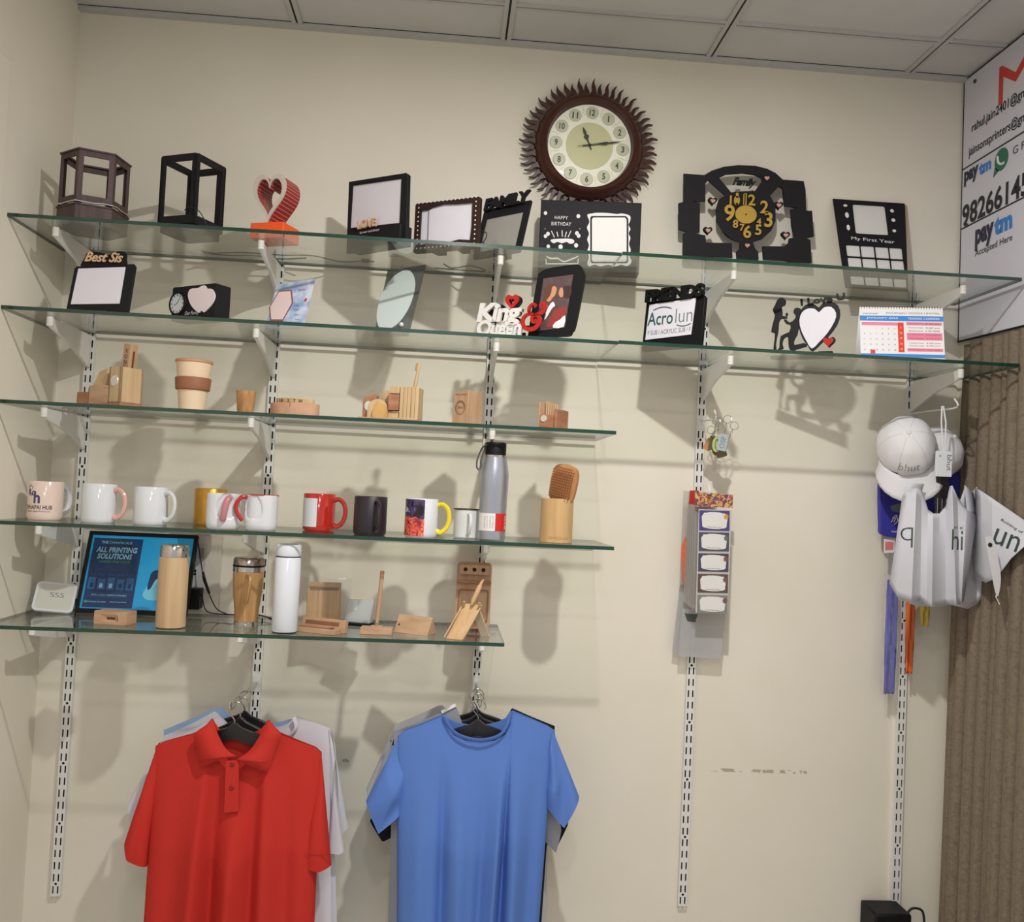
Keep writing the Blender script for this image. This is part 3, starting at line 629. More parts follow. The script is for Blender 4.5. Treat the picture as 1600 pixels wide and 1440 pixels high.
t.part('dress', PP([(1120, 430), (1200, 400), (1290, 380), (1260, 500), (1180, 560), (1110, 620), (1080, 660), (1000, 660), (1060, 560)], -.0014), mat('red_print', (150, 52, 50), .4))
t.part('white_cloth', PP([(1200, 560), (1270, 500), (1250, 660), (1100, 672), (1130, 600)], -.0018), WINK)
t.part('white_cloth', PP([(1040, 380), (1100, 310), (1130, 370), (1090, 400), (1020, 520), (980, 560), (1000, 470)], -.0018), WINK)
W_ = mat('white_mdf_letters', (228, 224, 222), .45, var=.02)
cx, cz = t.L(*z3(395, 510), -.012); k2 = MB().txt('King', cx-.004, cz, .064, -.016, .010, w=.122, off=.04, shear=.15, spacing=.85)
cx, cz = t.L(*z3(395, 760), -.012); k2.txt('Queen', cx-.004, .018, .048, -.016, .010, w=.122, off=.04, shear=.15, spacing=.85)
t.part('lettering', k2, [W_, BLK2], label='white King and Queen letters')
t.part('letter_backing', MB().txt('King', cx+.002, t.L(*z3(400, 500), 0)[1], .052, 0, .008, w=.1, off=.03, shear=.15, spacing=.85).box(-.14, -.02, 0, .008, 0, .012), BLK2)
cx, cz = t.L(*z3(540, 330), -.012); 
t.part('heart', MB().plate(heart(.038, .042, 36, cx, cz), -.018, -.012, [heart(.014, .017, 24, cx-.001, cz+.001)]), RED, label='red heart with a hole')
t.part('heart_backing', MB().plate(heart(.038, .042, 36, cx+.004, cz-.002), -.012, 0, [heart(.014, .017, 24, cx+.002, cz-.001)]), BLK2)
amp = MB()
def ringp(pts, wd, y0=-.026, y1=-.020):
    P_ = [V((*t.L(*z3(*p), -.02), 0)) for p in smooth_poly(pts, 5, False)]; n = len(P_); L_ = []; R_ = []
    for i in range(n):
        d = (P_[min(n-1, i+1)]-P_[max(0, i-1)]).normalized(); nn = V((-d.y, d.x, 0)); f_ = wd*(.55+.45*math.sin(PI*i/(n-1))); L_.append((P_[i]+nn*f_)[:2]); R_.append((P_[i]-nn*f_)[:2])
    for i in range(n-1): amp.plate([L_[i], L_[i+1], R_[i+1], R_[i]], y0, y1)
ringp([(850, 395), (870, 370), (850, 350), (810, 360), (780, 400), (775, 450), (800, 490), (860, 500), (920, 480), (980, 440), (1005, 390), (990, 345), (950, 340), (935, 375), (955, 400), (975, 385)], .0045)
ringp([(770, 440), (790, 480), (740, 500), (700, 540), (685, 600), (710, 670), (770, 700), (840, 690), (900, 640), (925, 570), (900, 510), (850, 505), (815, 550), (835, 600), (875, 590), (865, 555)], .0055)
t.part('ampersand', amp, RED, label='red ampersand')
t.part('ampersand_post', MB().box(t.L(*z3(820, 600))[0]-.02, t.L(*z3(820, 600))[0]+.02, -.02, 0, .02, .026), BLK2)
# FRIENDS frame
t = Th('photo_frame', 'black frame with FRIENDS letters around a white sheet with green printed lettering', 'photo frame', (1.556, -.247, T2), rz=-45, lean=4)
z7 = lambda x, y: (980+x/4.706, 420+y/4.706)
A, B = t.L(*z7(140, 268)), t.L(*z7(578, 203)); zt = (A[1]+B[1])/2
PN = t.poly([z7(*p) for p in ((163, 272), (505, 222), (468, 490), (132, 530))], -.002)
t.part('frame', MB().plate([(A[0]-.003, 0), (B[0]-.004, 0), (B[0]-.002, zt), (A[0], zt)], 0, .014), BLK2, bev=.001)
t.part('panel', MB().plate(PN, -.002, 0), WHITEP)
GREEN = mat('dark_teal_ink', (30, 92, 84), .5, var=0); GREY = mat('grey_ink', (110, 118, 120), .5, var=0)
xa = (PN[0][0]+PN[3][0])/2; xb = (PN[1][0]+PN[2][0])/2; zz = t.L(*z7(320, 365))[1]; W2 = xb-xa; pz = (PN[0][1]+PN[1][1])/2
t.part('print', MB().txt('Acro', xa+W2*.285, zz, W2*.26, -.0026, w=W2*.56, off=.01, mi=0).txt('lun', xa+W2*.80, zz+.002, W2*.27, -.0026, w=W2*.36, off=-.01, mi=1)
    .tube([(xa+W2*(.12+.4*k/8), -.0028, zz+W2*.17+.006*math.sin(PI*k/8)) for k in range(9)], .0013, 4, 0).tube([(xa+W2*(.66+.3*k/8), -.0028, zz-W2*.16-.005*math.sin(PI*k/8)) for k in range(9)], .0012, 4, 0)
    .txt('F SUB / ACRYLIC SUB / F', (xa+xb)/2, t.L(*z7(305, 468))[1], W2*.085, -.0026, w=W2*.93, mi=1), [GREEN, GREY])
cz = t.L(*z7(355, 190))[1]
t.part('letters', MB().txt('FRIENDS', (A[0]+B[0])/2, zt+.016, .034, 0, .012, w=(B[0]-A[0])*.98, off=.05, spacing=.9).box(A[0]+.004, B[0]-.006, 0, .012, zt-.004, zt+.004), BLK2, label='cut-out FRIENDS letters')
sx = A[0]+(B[0]-A[0])*.74; st = [((.008 if k % 2 else .0035)*math.sin(k*PI/5)+sx, -.0005+zt+.016, (.008 if k % 2 else .0035)*math.cos(k*PI/5)) for k in range(10)]
t.part('star', MB().plate([(a, b+c) for a, b, c in st], -.001, .0), WINK)
# I Love U silhouette frame
t = Th('photo_frame', 'black I Love U silhouette stand with a kneeling figure and a white heart panel', 'photo frame', (1.918, -.23, T2), rz=-30)
q7 = lambda pts, y=0, n=2, lo=0: t.poly([z7(*p) for p in smooth_poly(pts, n)], y, lo)
wom = [(1075, 600), (1078, 560), (1085, 480), (1058, 470), (1072, 400), (1085, 345), (1068, 310), (1085, 275), (1100, 240), (1120, 218), (1150, 220), (1166, 240), (1160, 272), (1135, 285), (1142, 330), (1138, 350), (1168, 355), (1160, 372), (1132, 372), (1115, 400), (1112, 440), (1108, 474), (1102, 500), (1092, 560), (1096, 600)]
man = [(1195, 600), (1185, 560), (1180, 505), (1150, 520), (1140, 560), (1148, 592), (1105, 600), (1118, 585), (1128, 500), (1190, 470), (1200, 420), (1168, 410), (1150, 380), (1170, 378), (1195, 400), (1230, 375), (1238, 350), (1222, 330), (1228, 300), (1250, 290), (1275, 300), (1280, 330), (1262, 350), (1275, 375), (1262, 430), (1250, 490), (1232, 520), (1228, 565), (1300, 550), (1320, 575), (1240, 598), (1232, 604)]
t.part('woman_silhouette', MB().plate(q7(wom), 0, .006), BLK2)
t.part('man_silhouette', MB().plate(q7(man), 0, .006), BLK2)
cx, cz = t.L(*z7(1172, 340)); t.part('bouquet', MB().plate(ell(.007, .009, 10, cx, cz), 0, .006).box(cx-.001, cx+.001, 0, .006, cz-.012, cz), BLK2)
ho = [(1410, 290), (1440, 255), (1500, 245), (1550, 275), (1565, 340), (1540, 420), (1480, 500), (1420, 560), (1360, 612), (1330, 575), (1290, 520), (1262, 440), (1258, 360), (1285, 295), (1330, 262), (1380, 268)]
hi = [(1410, 325), (1445, 290), (1500, 285), (1535, 330), (1525, 390), (1470, 480), (1410, 545), (1358, 592), (1320, 540), (1280, 460), (1266, 385), (1285, 325), (1330, 297), (1380, 300)]
t.part('heart_frame', MB().plate(q7(ho), 0, .008), BLK2, bev=.0005)
t.part('heart_panel', MB().plate(q7(hi, -.002), -.002, 0), WHITEP)
cx, cz = t.L(*z7(1438, 232)); t.part('letters', MB().txt('I Love U', cx, cz, .018, 0, .006, w=.112, off=.035, rot=.10), BLK2, label='I Love U letters')
b0, b1 = t.L(*z7(1060, 600))[0], t.L(*z7(1510, 620))[0]
t.part('base', MB().box(b0, b1, -.012, .022, 0, .007).box(b1-.035, b1, -.01, .012, .007, .016), BLK2)
cx, cz = t.L(*z7(1478, 548), -.006); t.part('small_heart', MB().plate(heart(.026, .026, 30, cx, cz), -.010, -.006), RED, label='small red heart'); t.part('heart_backing', MB().plate(heart(.03, .03, 30, cx+.003, cz), -.006, .0), BLK2)
# calendar
t = Th('desk_calendar', 'spiral-bound white desk calendar showing JANUARY in blue and red', 'calendar', (2.122, -.306, T2), rz=-13, lean=14)
A, B = t.L(*z6(375, 900)), t.L(*z6(1008, 845)); zt = (A[1]+B[1])/2; xl_ = -.112; xr_ = .112
xl_, xr_ = (t.L(*z6(335, 1215))[0]+A[0])/2, (B[0]+t.L(*z6(955, 1250))[0])/2
u_ = lambda a: xl_+(xr_-xl_)*a
t.part('front_sheet', MB().box(xl_, xr_, 0, .0015, 0, zt), mat('white_card', (236, 234, 236), .5, var=.01))
t.part('rear_leaf', MB().add([(xl_, .0015, zt), (xr_, .0015, zt), (xr_, .075, .019), (xl_, .075, .019)], [(0, 1, 2, 3)]), MC['white_card'], solid=.001)
sp_ = MB()
for k in range(30): sp_.tube([(u_((k+.7)/30.5), .003+.004*math.cos(a), zt-.001+.005*math.sin(a)) for a in [2*PI*j/8 for j in range(8)]], .0006, 4, closed=True)
t.part('spiral', sp_, mat('grey_spiral', (120, 118, 116), .35, .8))
t.part('blue_band', MB().box(xl_, xr_, -.0004, 0, zt*.73, zt*.83), mat('calendar_blue', (60, 140, 215), .5, var=0))
t.part('blue_band', MB().box(xl_, xr_, -.0004, 0, zt*.02, zt*.085), MC['calendar_blue'])
PK = mat('calendar_pink', (236, 130, 160), .5, var=0); RD = mat('calendar_red', (226, 66, 44), .5, var=0)
t.part('pink_row', MB().box(u_(.02), u_(.46), -.0004, 0, zt*.64, zt*.70).box(u_(.56), u_(.98), -.0004, 0, zt*.65, zt*.71).box(u_(.56), u_(.98), -.0004, 0, zt*.36, zt*.50).box(u_(.56), u_(.98), -.0004, 0, zt*.14, zt*.20), PK)
t.part('red_column', MB().box(u_(.455), u_(.525), -.0006, 0, zt*.12, zt*.70), RD); t.part('red_date_mark', MB().box(u_(.12), u_(.175), -.0006, 0, zt*.085, zt*.16), RD)
mb = MB(); mb.txt('JANUARY 2025', u_(.27), zt*.78, .006, -.0008, w=(xr_-xl_)*.38, off=.01, mi=1).txt('TRADING CALENDER', u_(.77), zt*.78, .006, -.0008, w=(xr_-xl_)*.38, off=.01, mi=1)
mb.txt('PATANJALI FOODS LIMITED', u_(.64), zt*.88, .006, -.0004, w=(xr_-xl_)*.64, mi=0).txt('patanjali', u_(.13), zt*.87, .006, -.0004, w=(xr_-xl_)*.18, mi=0)
n = 1
for r_ in range(5):
    for c in range(6):
        if r_ == 0 and c < 2: continue
        mb.txt(str(n), u_(.05+.073*c), zt*(.58-.105*r_), .0035, -.0004, mi=2); n += 1
for k in range(5): mb.txt(str(5+7*k), u_(.49), zt*(.60-.105*k), .0045, -.0008, off=.01, mi=1)
for k, zf in enumerate((.68, .60, .54, .465, .395, .30, .25, .17)):
    mb.txt(('Opening Time', 'Market Holiday', 'Settlement', 'Pre Open Session', 'Close Session', 'Trading Hours', 'Contract Note', 'Monthly Expiry 29')[k], u_(.67), zt*zf, .0035, -.0006, w=.036, mi=2); mb.txt(('8.30 am', '9.00 am', '10.00', 'Normal Session', '3.30 pm', '5.00 pm', '6.00 pm', 'Weekly Thursday')[k], u_(.87), zt*zf, .0035, -.0006, w=.034, mi=2)
t.part('print', mb, [GREY, WINK, mat('dark_grey_ink', (90, 80, 84), .5, var=0)])

# ------------------------------------------------------------------ third shelf: wooden things
T3 = TOP[3]
def at3(px, y, k=3): return on(px, k, y)
# desk organiser with phone stand
t = Th('desk_organiser', 'wooden desk organiser with pen box and tall slotted block, left end of third shelf', 'organiser', at3(186, -.318), rz=-34)
def Bx(x0, x1, y0, y1, z0, z1): return MB().box(x0, x1, y0, y1, z0, z1)
t.part('base', Bx(-.168, .012, -.006, .062, 0, .006), REDW, bev=.001)
t.part('low_block', Bx(-.165, -.120, 0, .05, .006, .036), REDW, bev=.001)
t.part('slot_block', Bx(-.118, -.045, 0, .05, .006, .052), BEECH, bev=.001)
t.part('card_holder', MB().add([(-.112, .004, .05), (-.062, .004, .05), (-.062, .03, .05), (-.112, .03, .05), (-.106, .016, .088), (-.066, .012, .096), (-.064, .03, .084), (-.104, .034, .086)], [(0, 1, 5, 4), (1, 2, 6, 5), (2, 3, 7, 6), (3, 0, 4, 7), (4, 5, 6, 7), (3, 2, 1, 0)]), PINE, bev=.002)
t.part('pen_box', Bx(-.044, 0, 0, .006, .006, .096).box(-.044, 0, .058, .064, .006, .096).box(-.044, -.038, 0, .064, .006, .096).box(-.006, 0, 0, .064, .006, .096).box(-.044, 0, 0, .064, .006, .012), PINE, bev=.001)
t.part('emblem', MB().lathe([(0, .002), (.0125, .002), (.0135, 0), (0, 0)], 24, 0, M.Translation((-.022, 0, .062)) @ Y), mat('silver_emblem', (225, 225, 220), .3, .5, var=.3, vs=300))
t2 = Th('phone_stand', 'tall narrow carved wooden block standing in the pen box of the organiser', 'phone stand', t.M @ V((-.020, .030, .020)), rz=-30, tilt=5)
t2.part('block', Bx(-.012, .012, -.012, .012, 0, .135), BEECHV, bev=.001)
en = MB()
for z, s_ in ((.118, 'X'), (.104, 'O'), (.09, 'N'), (.078, 'L')): en.txt(s_, 0, z, .010, -.0126)
t2.part('carving', en, DKW); t2.part('slot', Bx(.0121, .0128, -.003, .002, .07, .118), DKW)
# travel cup
c = at3(299, -.24); t = Th('takeaway_cup', 'beige reusable cup with a brown silicone sleeve', 'cup', c)
CUPM = mat('beige_wheat_plastic', (236, 210, 180), .5, var=.03); SIL = mat('brown_silicone', (150, 98, 70), .6, var=.08)
t.part('body', MB().lathe([(0, 0), (.027, 0), (.031, .004), (.0435, .125), (.040, .125), (.030, .012), (0, .010)], 40), CUPM)
t.part('sleeve', MB().lathe([(.0375, .053), (.0415, .055), (.0438, .083), (.0425, .085), (.039, .084)], 40), SIL, bev=.0005)
t.part('rim', MB().lathe([(.0435, .122), (.0455, .123), (.0455, .129), (.042, .130), (.0, .130), (0, .127), (.041, .126)], 40), mat('tan_silicone_rim', (196, 150, 108), .5))
c = at3(383, -.27); t = Th('wooden_cup', 'tiny orange-brown wooden tumbler beside the beige cup', 'cup', c)
t.part('body', MB().lathe([(0, 0), (.018, 0), (.0195, .003), (.0245, .056), (.0225, .057), (.018, .008), (0, .007)], 32), wood('cherry_wood', (194, 148, 98), (168, 118, 72), 1, .3, 90))
# perpetual calendar drum
t = Th('wooden_calendar', 'oval wooden perpetual calendar tray with engraved day numbers', 'calendar', at3(460, -.24), rz=-12)
t.part('tray', MB().lathe([(0, 0), (.062, 0), (.064, .003), (.064, .033), (.061, .034), (.060, .006), (0, .006)], 48, sy=.55), wood('beech_ring', (212, 168, 138), (196, 150, 120), 1, 1, 30), label='low oval outer band')
t.part('number_drum', MB().lathe([(0, .006), (.05, .006), (.05, .046), (.047, .047), (.046, .012), (0, .012)], 48, sy=.42), PINE, bev=.0004)
nb = MB()
for s_, x in (('10', -.030), ('2', -.010), ('T', .006), ('W', .022)): nb.txt(s_, x, .040, .008, -.0222+.006*abs(x/.04)**2, off=.01)
t.part('engraved_numbers', nb, DKW); t.part('notch', MB().box(.0, .001, -.0356, -.034, .022, .034), DKW)
# office set with toothbrush
t = Th('desk_organiser', 'wooden desk set of arch-shaped blocks, red block and grooved pen box in mid shelf', 'organiser', at3(563, -.30), rz=-10)
f = lambda px, r: t.L(px, r)[0]
t.part('base', Bx(-.004, .145, -.01, .05, 0, .005), BEECH, bev=.001)
t.part('emblem_block', MB().plate([(.0, .005), (.034, .005), (.034, .062), (.028, .064), (.004, .056), (0, .05)], .015, .04), REDW, bev=.001)
t.part('emblem', MB().lathe([(0, .002), (.009, .002), (.010, 0), (0, 0)], 20, 0, M.Translation((.014, .015, .034)) @ Y @ M.Scale(1.3, 4, (0, 1, 0))), MC['silver_emblem'])
arch = lambda w_, h_, cx: [(cx-w_/2, .005)]+[(cx-w_/2*math.cos(PI*k/14), .005+h_*.35+h_*.65*math.sin(PI*k/14)) for k in range(15)]+[(cx+w_/2, .005)]
t.part('arch_block', MB().plate(arch(.052, .046, .042), 0, .014), PINE, bev=.001)
t.part('arch_block', MB().plate(arch(.038, .036, .050), -.008, 0), wood('golden_pine', (214, 172, 106), (192, 146, 84), 1, .3, 60), bev=.001)
t.part('back_block', MB().plate([(.042, .005), (.070, .005), (.070, .074), (.055, .077), (.042, .071)], .03, .042), PINE, bev=.001)
t.part('light_block', Bx(.072, .096, .0, .03, .066, .084), PINE, bev=.001); t.part('light_block', Bx(.068, .096, .004, .03, .005, .022), PINE, bev=.001)
t.part('red_block', Bx(.069, .096, -.003, .024, .024, .064), REDW, bev=.001)
pb = MB()
for k in range(5): pb.box(.098+k*.0095, .1068+k*.0095, -.004, .004, .005, .084)
pb.box(.098, .145, .003, .006, .005, .083).box(.098, .145, .044, .05, .005, .083).box(.098, .102, 0, .05, .005, .083).box(.141, .145, 0, .05, .005, .083)
t.part('pen_box', pb, PINE, bev=.0006)
o_ = t.M @ V((.122, .022, .03)); t = Th('toothbrush', 'bamboo toothbrush standing in the grooved pen box', 'toothbrush', o_, rz=0, tilt=7)
t.part('handle', MB().tube([(0, 0, 0), (0, 0, .05), (0, 0, .08), (0, 0, .095), (0, 0, .108), (0, 0, .118)], [.004, .0052, .004, .0032, .0052, .003], 10), BAMB)
t.part('bristles', Bx(-.008, -.002, -.003, .003, .098, .116), mat('grey_bristles', (150, 142, 118), .8))
# carved pen holder block
t = Th('pen_holder', 'plain wooden block with a burnt round emblem and writing on its face', 'pen holder', at3(729.5, -.30), rz=-38)
t.part('block', MB().add([(-.048, 0, 0), (0, 0, 0), (0, .062, 0), (-.048, .062, 0), (-.046, .002, .082), (0, .002, .086), (0, .06, .086), (-.046, .06, .082)], [(3, 2, 1, 0), (4, 5, 6, 7), (0, 1, 5, 4), (1, 2, 6, 5), (2, 3, 7, 6), (3, 0, 4, 7)]), BEECHV, bev=.0012)
em = MB().txt('My Love', -.024, .075, .006, .0012, w=.034); em.tube([(-.024+.015*math.cos(a), .0006, .042+.018*math.sin(a)) for a in [2*PI*k/24 for k in range(24)]], .0006, 4, closed=True); em.tube([(-.024+.012*math.cos(a), .0006, .042+.0145*math.sin(a)) for a in [2*PI*k/24 for k in range(24)]], .0004, 4, closed=True).txt('fire', -.024, .043, .008, .0006, w=.016)
t.part('engraving', em, DKW)
# small card block
t = Th('card_holder', 'small two-tone wooden card holder with thin upright slats, right end of third shelf', 'card holder', at3(865, -.30), rz=-36)
t.part('base', Bx(-.045, .01, -.003, .062, 0, .004), REDW, bev=.0008)
t.part('left_block', Bx(-.044, -.002, 0, .022, .004, .036), REDW, bev=.0008)
t.part('right_block', Bx(.0, .008, 0, .06, .004, .050).box(-.04, 0, .04, .06, .004, .048), REDW, bev=.0008)
t.part('side_panel', Bx(-.046, -.042, 0, .06, .004, .068), BEECHV, bev=.0008)
for k in range(6): t.part('slat', Bx(-.039+k*.0062, -.0345+k*.0062, .024, .028, .006, .073-.002*k), PINE)
t.part('emblem', MB().lathe([(0, .002), (.008, .002), (.009, 0), (0, 0)], 20, 0, M.Translation((-.030, 0, .026)) @ Y), MC['silver_emblem'])

# ------------------------------------------------------------------ mug shelf
T4 = TOP[4]
def mug_body(r, h, inner=True):
    return MB().lathe([(0, .002), (r*.84, .002), (r*.86, 0), (r*.9, 0), (r*.985, .004), (r, .010), (r, h-.002), (r-.0015, h), (r-.003, h-.001), (r-.0035, h-.01), (r-.0035, .012), (r-.012, .007), (0, .007)], 48)
def mug(px, y, label, body, handle, ang=0, r=.041, h=.096, hr=.0055, group='mugs on the glass shelf', decal=None):
    t = Th('mug', label, 'mug', at3(px, y, 4), group=group)
    t.part('body', mug_body(r, h), body)
    if handle:
        X = M.Rotation(R(ang), 4, 'Z')
        pts = smooth_poly([(r-.002, 0, h*.83), (r+.012, 0, h*.87), (r+.026, 0, h*.74), (r+.030, 0, h*.5), (r+.024, 0, h*.27), (r+.010, 0, h*.14), (r-.002, 0, h*.18)], 4, False)
        t.part('handle', MB().tube(pts, hr, 10, X=X, ry=hr*1.25), handle)
    return t
t = mug(69, -.20, 'pale pink mug with a violet letter logo, leftmost on the mug shelf', mat('pale_pink_ceramic', (232, 210, 198), .15, var=0, coat=.3), CERAM, 62)
VI = mat('violet_logo_ink', (74, 60, 120), .5, var=0)
t.part('logo', MB().txt('t', -.024, .074, .030, .0, off=.03, wrap=.0413).txt('c', -.014, .066, .012, 0, off=.02, wrap=.0413).txt('h', -.004, .056, .030, 0, w=.016, off=.03, wrap=.0413), VI, label='violet letter logo')
t.part('lettering', MB().txt('CHHAPAI HUB', -.004, .0315, .0105, 0, w=.074, off=.015, wrap=.0413, shear=0).txt('Ultimate Digital Print Studio', -.002, .021, .0045, 0, w=.062, wrap=.0413), mat('dark_plum_ink', (70, 48, 58), .5, var=0))
mug(153, -.22, 'white mug with a pale pink handle', CERAM, mat('pink_ceramic', (228, 178, 172), .15, var=0, coat=.3), -14)
mug(234, -.22, 'plain all-white mug, third from the left', CERAM, CERAM, -22, h=.094)
mug(327, -.10, 'golden metallic mug half hidden behind a white heart mug', mat('gold_glaze', (206, 154, 60), .28, .55, var=.05), None, 0)
RC = mat('red_ceramic', (186, 42, 34), .15, var=0, coat=.4); PKH = mat('faded_pink_glaze', (196, 128, 138), .2, var=.03, coat=.3)
def heart_mug(px, y, label, side, hm, rim, rz=0):
    t = Th('heart_mug', label, 'mug', at3(px, y, 4), group='pair of heart mugs', rz=rz)
    r, h = .041, .087; n = 64; vs = []; fs = []
    prof = [(.86, 0), (.95, .004), (1, .012)]+[(1, .012+(h-.014)*k/18) for k in range(1, 19)]+[(.99, h), (.93, h), (.92, h-.01), (.9, .02)]
    for pr_, z in prof:
        for k in range(n):
            a = 2*PI*k/n; ca, sa = math.cos(a), math.sin(a)
            f_ = 1/(abs(ca)**2.6+abs(sa)**2.6)**(1/2.6); rr = r*pr_*f_*.97
            # half-heart hollow pressed into the front side
            ax = math.atan2(-sa, ca)                         # front = +pi/2
            u = (ax-(PI/2-side*.38))/.62*(1); v = (z-.048)/.033
            if pr_ > .94:
                e = u*side; d = (u*1.0)**2+(v-.35*(1-abs(u)))**2*1.1; f2 = max(0, 1-d); rr -= .015*min(1, f2*1.6)*(1 if pr_ >= 1 else 0)
            vs.append((rr*ca, rr*sa, z))
    for i in range(len(prof)-1):
        for k in range(n): k2 = (k+1) % n; fs.append((i*n+k, i*n+k2, (i+1)*n+k2, (i+1)*n+k))
    fs.append(tuple(range(n))[::-1]); fs.append(tuple((len(prof)-1)*n+k for k in range(n)))
    t.part('body', MB().add(vs, fs), CERAM, ang=50)
    if rim: t.part('rim', MB().lathe([(r-.001, h-.0015), (r-.001, h+.0012), (r-.004, h+.0012), (r-.004, h-.0015)], 48, sx=1.02, sy=1.02), rim)
    xs = side
    if hm == 'ring': t.part('handle', MB().tube(smooth_poly([(-.030, -.034, .080), (-.042, -.040, .080), (-.052, -.042, .066), (-.053, -.042, .050), (-.046, -.040, .034), (-.038, -.036, .024)], 4, False), .0052, 10), RC, label='red curved handle')
    else: t.part('handle', MB().tube(smooth_poly([(.020, -.034, .076), (.019, -.045, .074), (.016, -.050, .060), (.012, -.049, .040), (.009, -.044, .022)], 4, False), [.008]*16+[.0065]*5, 10), PKH, label='dusty pink handle')
heart_mug(348, -.28, 'white heart-hollow mug with a dusty pink handle, left one of the pair', 1, 'bar', None)
heart_mug(407, -.27, 'white heart-hollow mug with a red handle and red rim, right one of the pair', -1, 'ring', RC)
t = mug(497, -.17, 'red mug with a white printing patch', RC, RC, -12)
pt = MB(); nA = 12; R0 = .0416; vs = []
for k in range(nA+1):
    a = -1.55+1.55*k/nA; vs += [(R0*math.sin(a), -R0*math.cos(a), .011), (R0*math.sin(a), -R0*math.cos(a), .084)]
t.part('white_patch', pt.add(vs, [(2*k, 2*k+2, 2*k+3, 2*k+1) for k in range(nA)]), CERAM, label='white patch')
BM = mat('matte_black_mug', (38, 28, 38), .42, var=0)
mug(577, -.27, 'matte black magic mug with its handle facing forward', BM, mat('glossy_black_mug', (34, 26, 34), .2, var=0, coat=.5), -68, hr=.0045)
t = mug(657, -.26, 'photo-printed mug with a yellow handle', CERAM, mat('yellow_ceramic', (238, 216, 40), .15, var=0, coat=.3), -10)
def ramp_noise(nt, tc, stops, scale):
    N = nt.nodes; n = N.new('ShaderNodeTexNoise'); n.inputs['Scale'].default_value = scale; n.inputs['Distortion'].default_value = 1.2; cr = N.new('ShaderNodeValToRGB')
    els = cr.color_ramp.elements; els[0].position, els[0].color = stops[0][0], lin(stops[0][1]); els[1].position, els[1].color = stops[-1][0], lin(stops[-1][1])
    for p_, c_ in stops[1:-1]: e = els.new(p_); e.color = lin(c_)
    nt.links.new(tc.outputs['Object'], n.inputs['Vector']); nt.links.new(n.outputs['Fac'], cr.inputs[0]); return cr.outputs[0]
def photo_col(nt, tc):
    N = nt.nodes; L = nt.links
    a = ramp_noise(nt, tc, [(.35, (30, 20, 36)), (.5, (84, 66, 110)), (.62, (60, 46, 80)), (.68, (210, 205, 225))], 40)
    b = ramp_noise(nt, tc, [(.36, (150, 40, 60)), (.5, (232, 96, 74)), (.58, (244, 130, 100)), (.66, (180, 50, 60))], 60)
    sp = N.new('ShaderNodeSeparateXYZ'); L.new(tc.outputs['Object'], sp.inputs[0]); n = N.new('ShaderNodeTexNoise'); n.inputs['Scale'].default_value = 30; L.new(tc.outputs['Object'], n.inputs['Vector'])
    m = N.new('ShaderNodeMath'); m.operation = 'MULTIPLY_ADD'; m.inputs[1].default_value = .05; L.new(n.outputs['Fac'], m.inputs[0]); L.new(sp.outputs[2], m.inputs[2])
    g_ = N.new('ShaderNodeMath'); g_.operation = 'LESS_THAN'; g_.inputs[1].default_value = .074; L.new(m.outputs[0], g_.inputs[0])
    mx = N.new('ShaderNodeMix'); mx.data_type = 'RGBA'; L.new(g_.outputs[0], mx.inputs[0]); L.new(a, mx.inputs[6]); L.new(b, mx.inputs[7]); return mx.outputs[2]
vs = []
for k in range(nA+1):
    a = -1.7+1.9*k/nA; vs += [(R0*math.sin(a), -R0*math.cos(a), .003), (R0*math.sin(a), -R0*math.cos(a), .094)]
t.part('photo_wrap', MB().add(vs, [(2*k, 2*k+2, 2*k+3, 2*k+1) for k in range(nA)]), mapped('purple_coral_photo', (80, 60, 90), photo_col, .2), label='dark purple and coral photo print')
t = Th('enamel_mug', 'small white enamel mug with a dark steel rim', 'mug', at3(728, -.22, 4))
t.part('body', MB().lathe([(0, 0), (.030, 0), (.033, .003), (.034, .073), (.0325, .073), (.031, .006), (0, .004)], 40), mat('white_enamel', (222, 224, 224), .15, var=.02, coat=.4))
t.part('rim', MB().tube([(.0345*math.cos(a), .0345*math.sin(a), .074) for a in [2*PI*k/40 for k in range(40)]], .0017, 8, closed=True), mat('dark_steel', (92, 86, 84), .25, .9))
t.part('handle', MB().tube(smooth_poly([(0, -.033, .062), (.002, -.046, .062), (.003, -.056, .05), (.002, -.056, .032), (0, -.046, .014), (-.002, -.034, .012)], 4, False), .0042, 8, X=M.Rotation(R(6), 4, 'Z')), MC['white_enamel'])
t = Th('metal_bottle', 'tall brushed silver bottle with a black cap and white-red label', 'bottle', at3(768, -.27, 4))
t.part('body', MB().lathe([(0, 0), (.030, 0), (.034, .003), (.0345, .10), (.036, .13), (.0362, .165), (.033, .186), (.0295, .203), (.0285, .212), (0, .212)], 48), mat('brushed_silver', (176, 180, 194), .34, .75, var=.02))
t.part('cap', MB().lathe([(0, .212), (.0265, .212), (.0268, .243), (.0245, .2465), (0, .248)], 40), BLK2)
t.part('neck_ring', MB().lathe([(.027, .209), (.0295, .210), (.0295, .214), (.027, .215)], 40), STEEL)
t.part('loop', MB().tube(smooth_poly([(-.024, -.01, .238), (-.034, -.014, .232), (-.045, -.016, .205), (-.047, -.016, .185), (-.042, -.016, .176), (-.036, -.015, .182), (-.036, -.014, .20), (-.028, -.012, .225)], 4, False), .0018, 6, ry=.003), mat('grey_strap', (84, 80, 84), .5), label='grey wrist strap')
R1 = .0352
def wrapq(a0, a1, z0, z1, r, mi, mb): 
    vs = []
    for k in range(9): a = a0+(a1-a0)*k/8; vs += [(r*math.sin(a), -r*math.cos(a), z0), (r*math.sin(a), -r*math.cos(a), z1)]
    mb.add(vs, [(2*k, 2*k+2, 2*k+3, 2*k+1) for k in range(8)], mi)
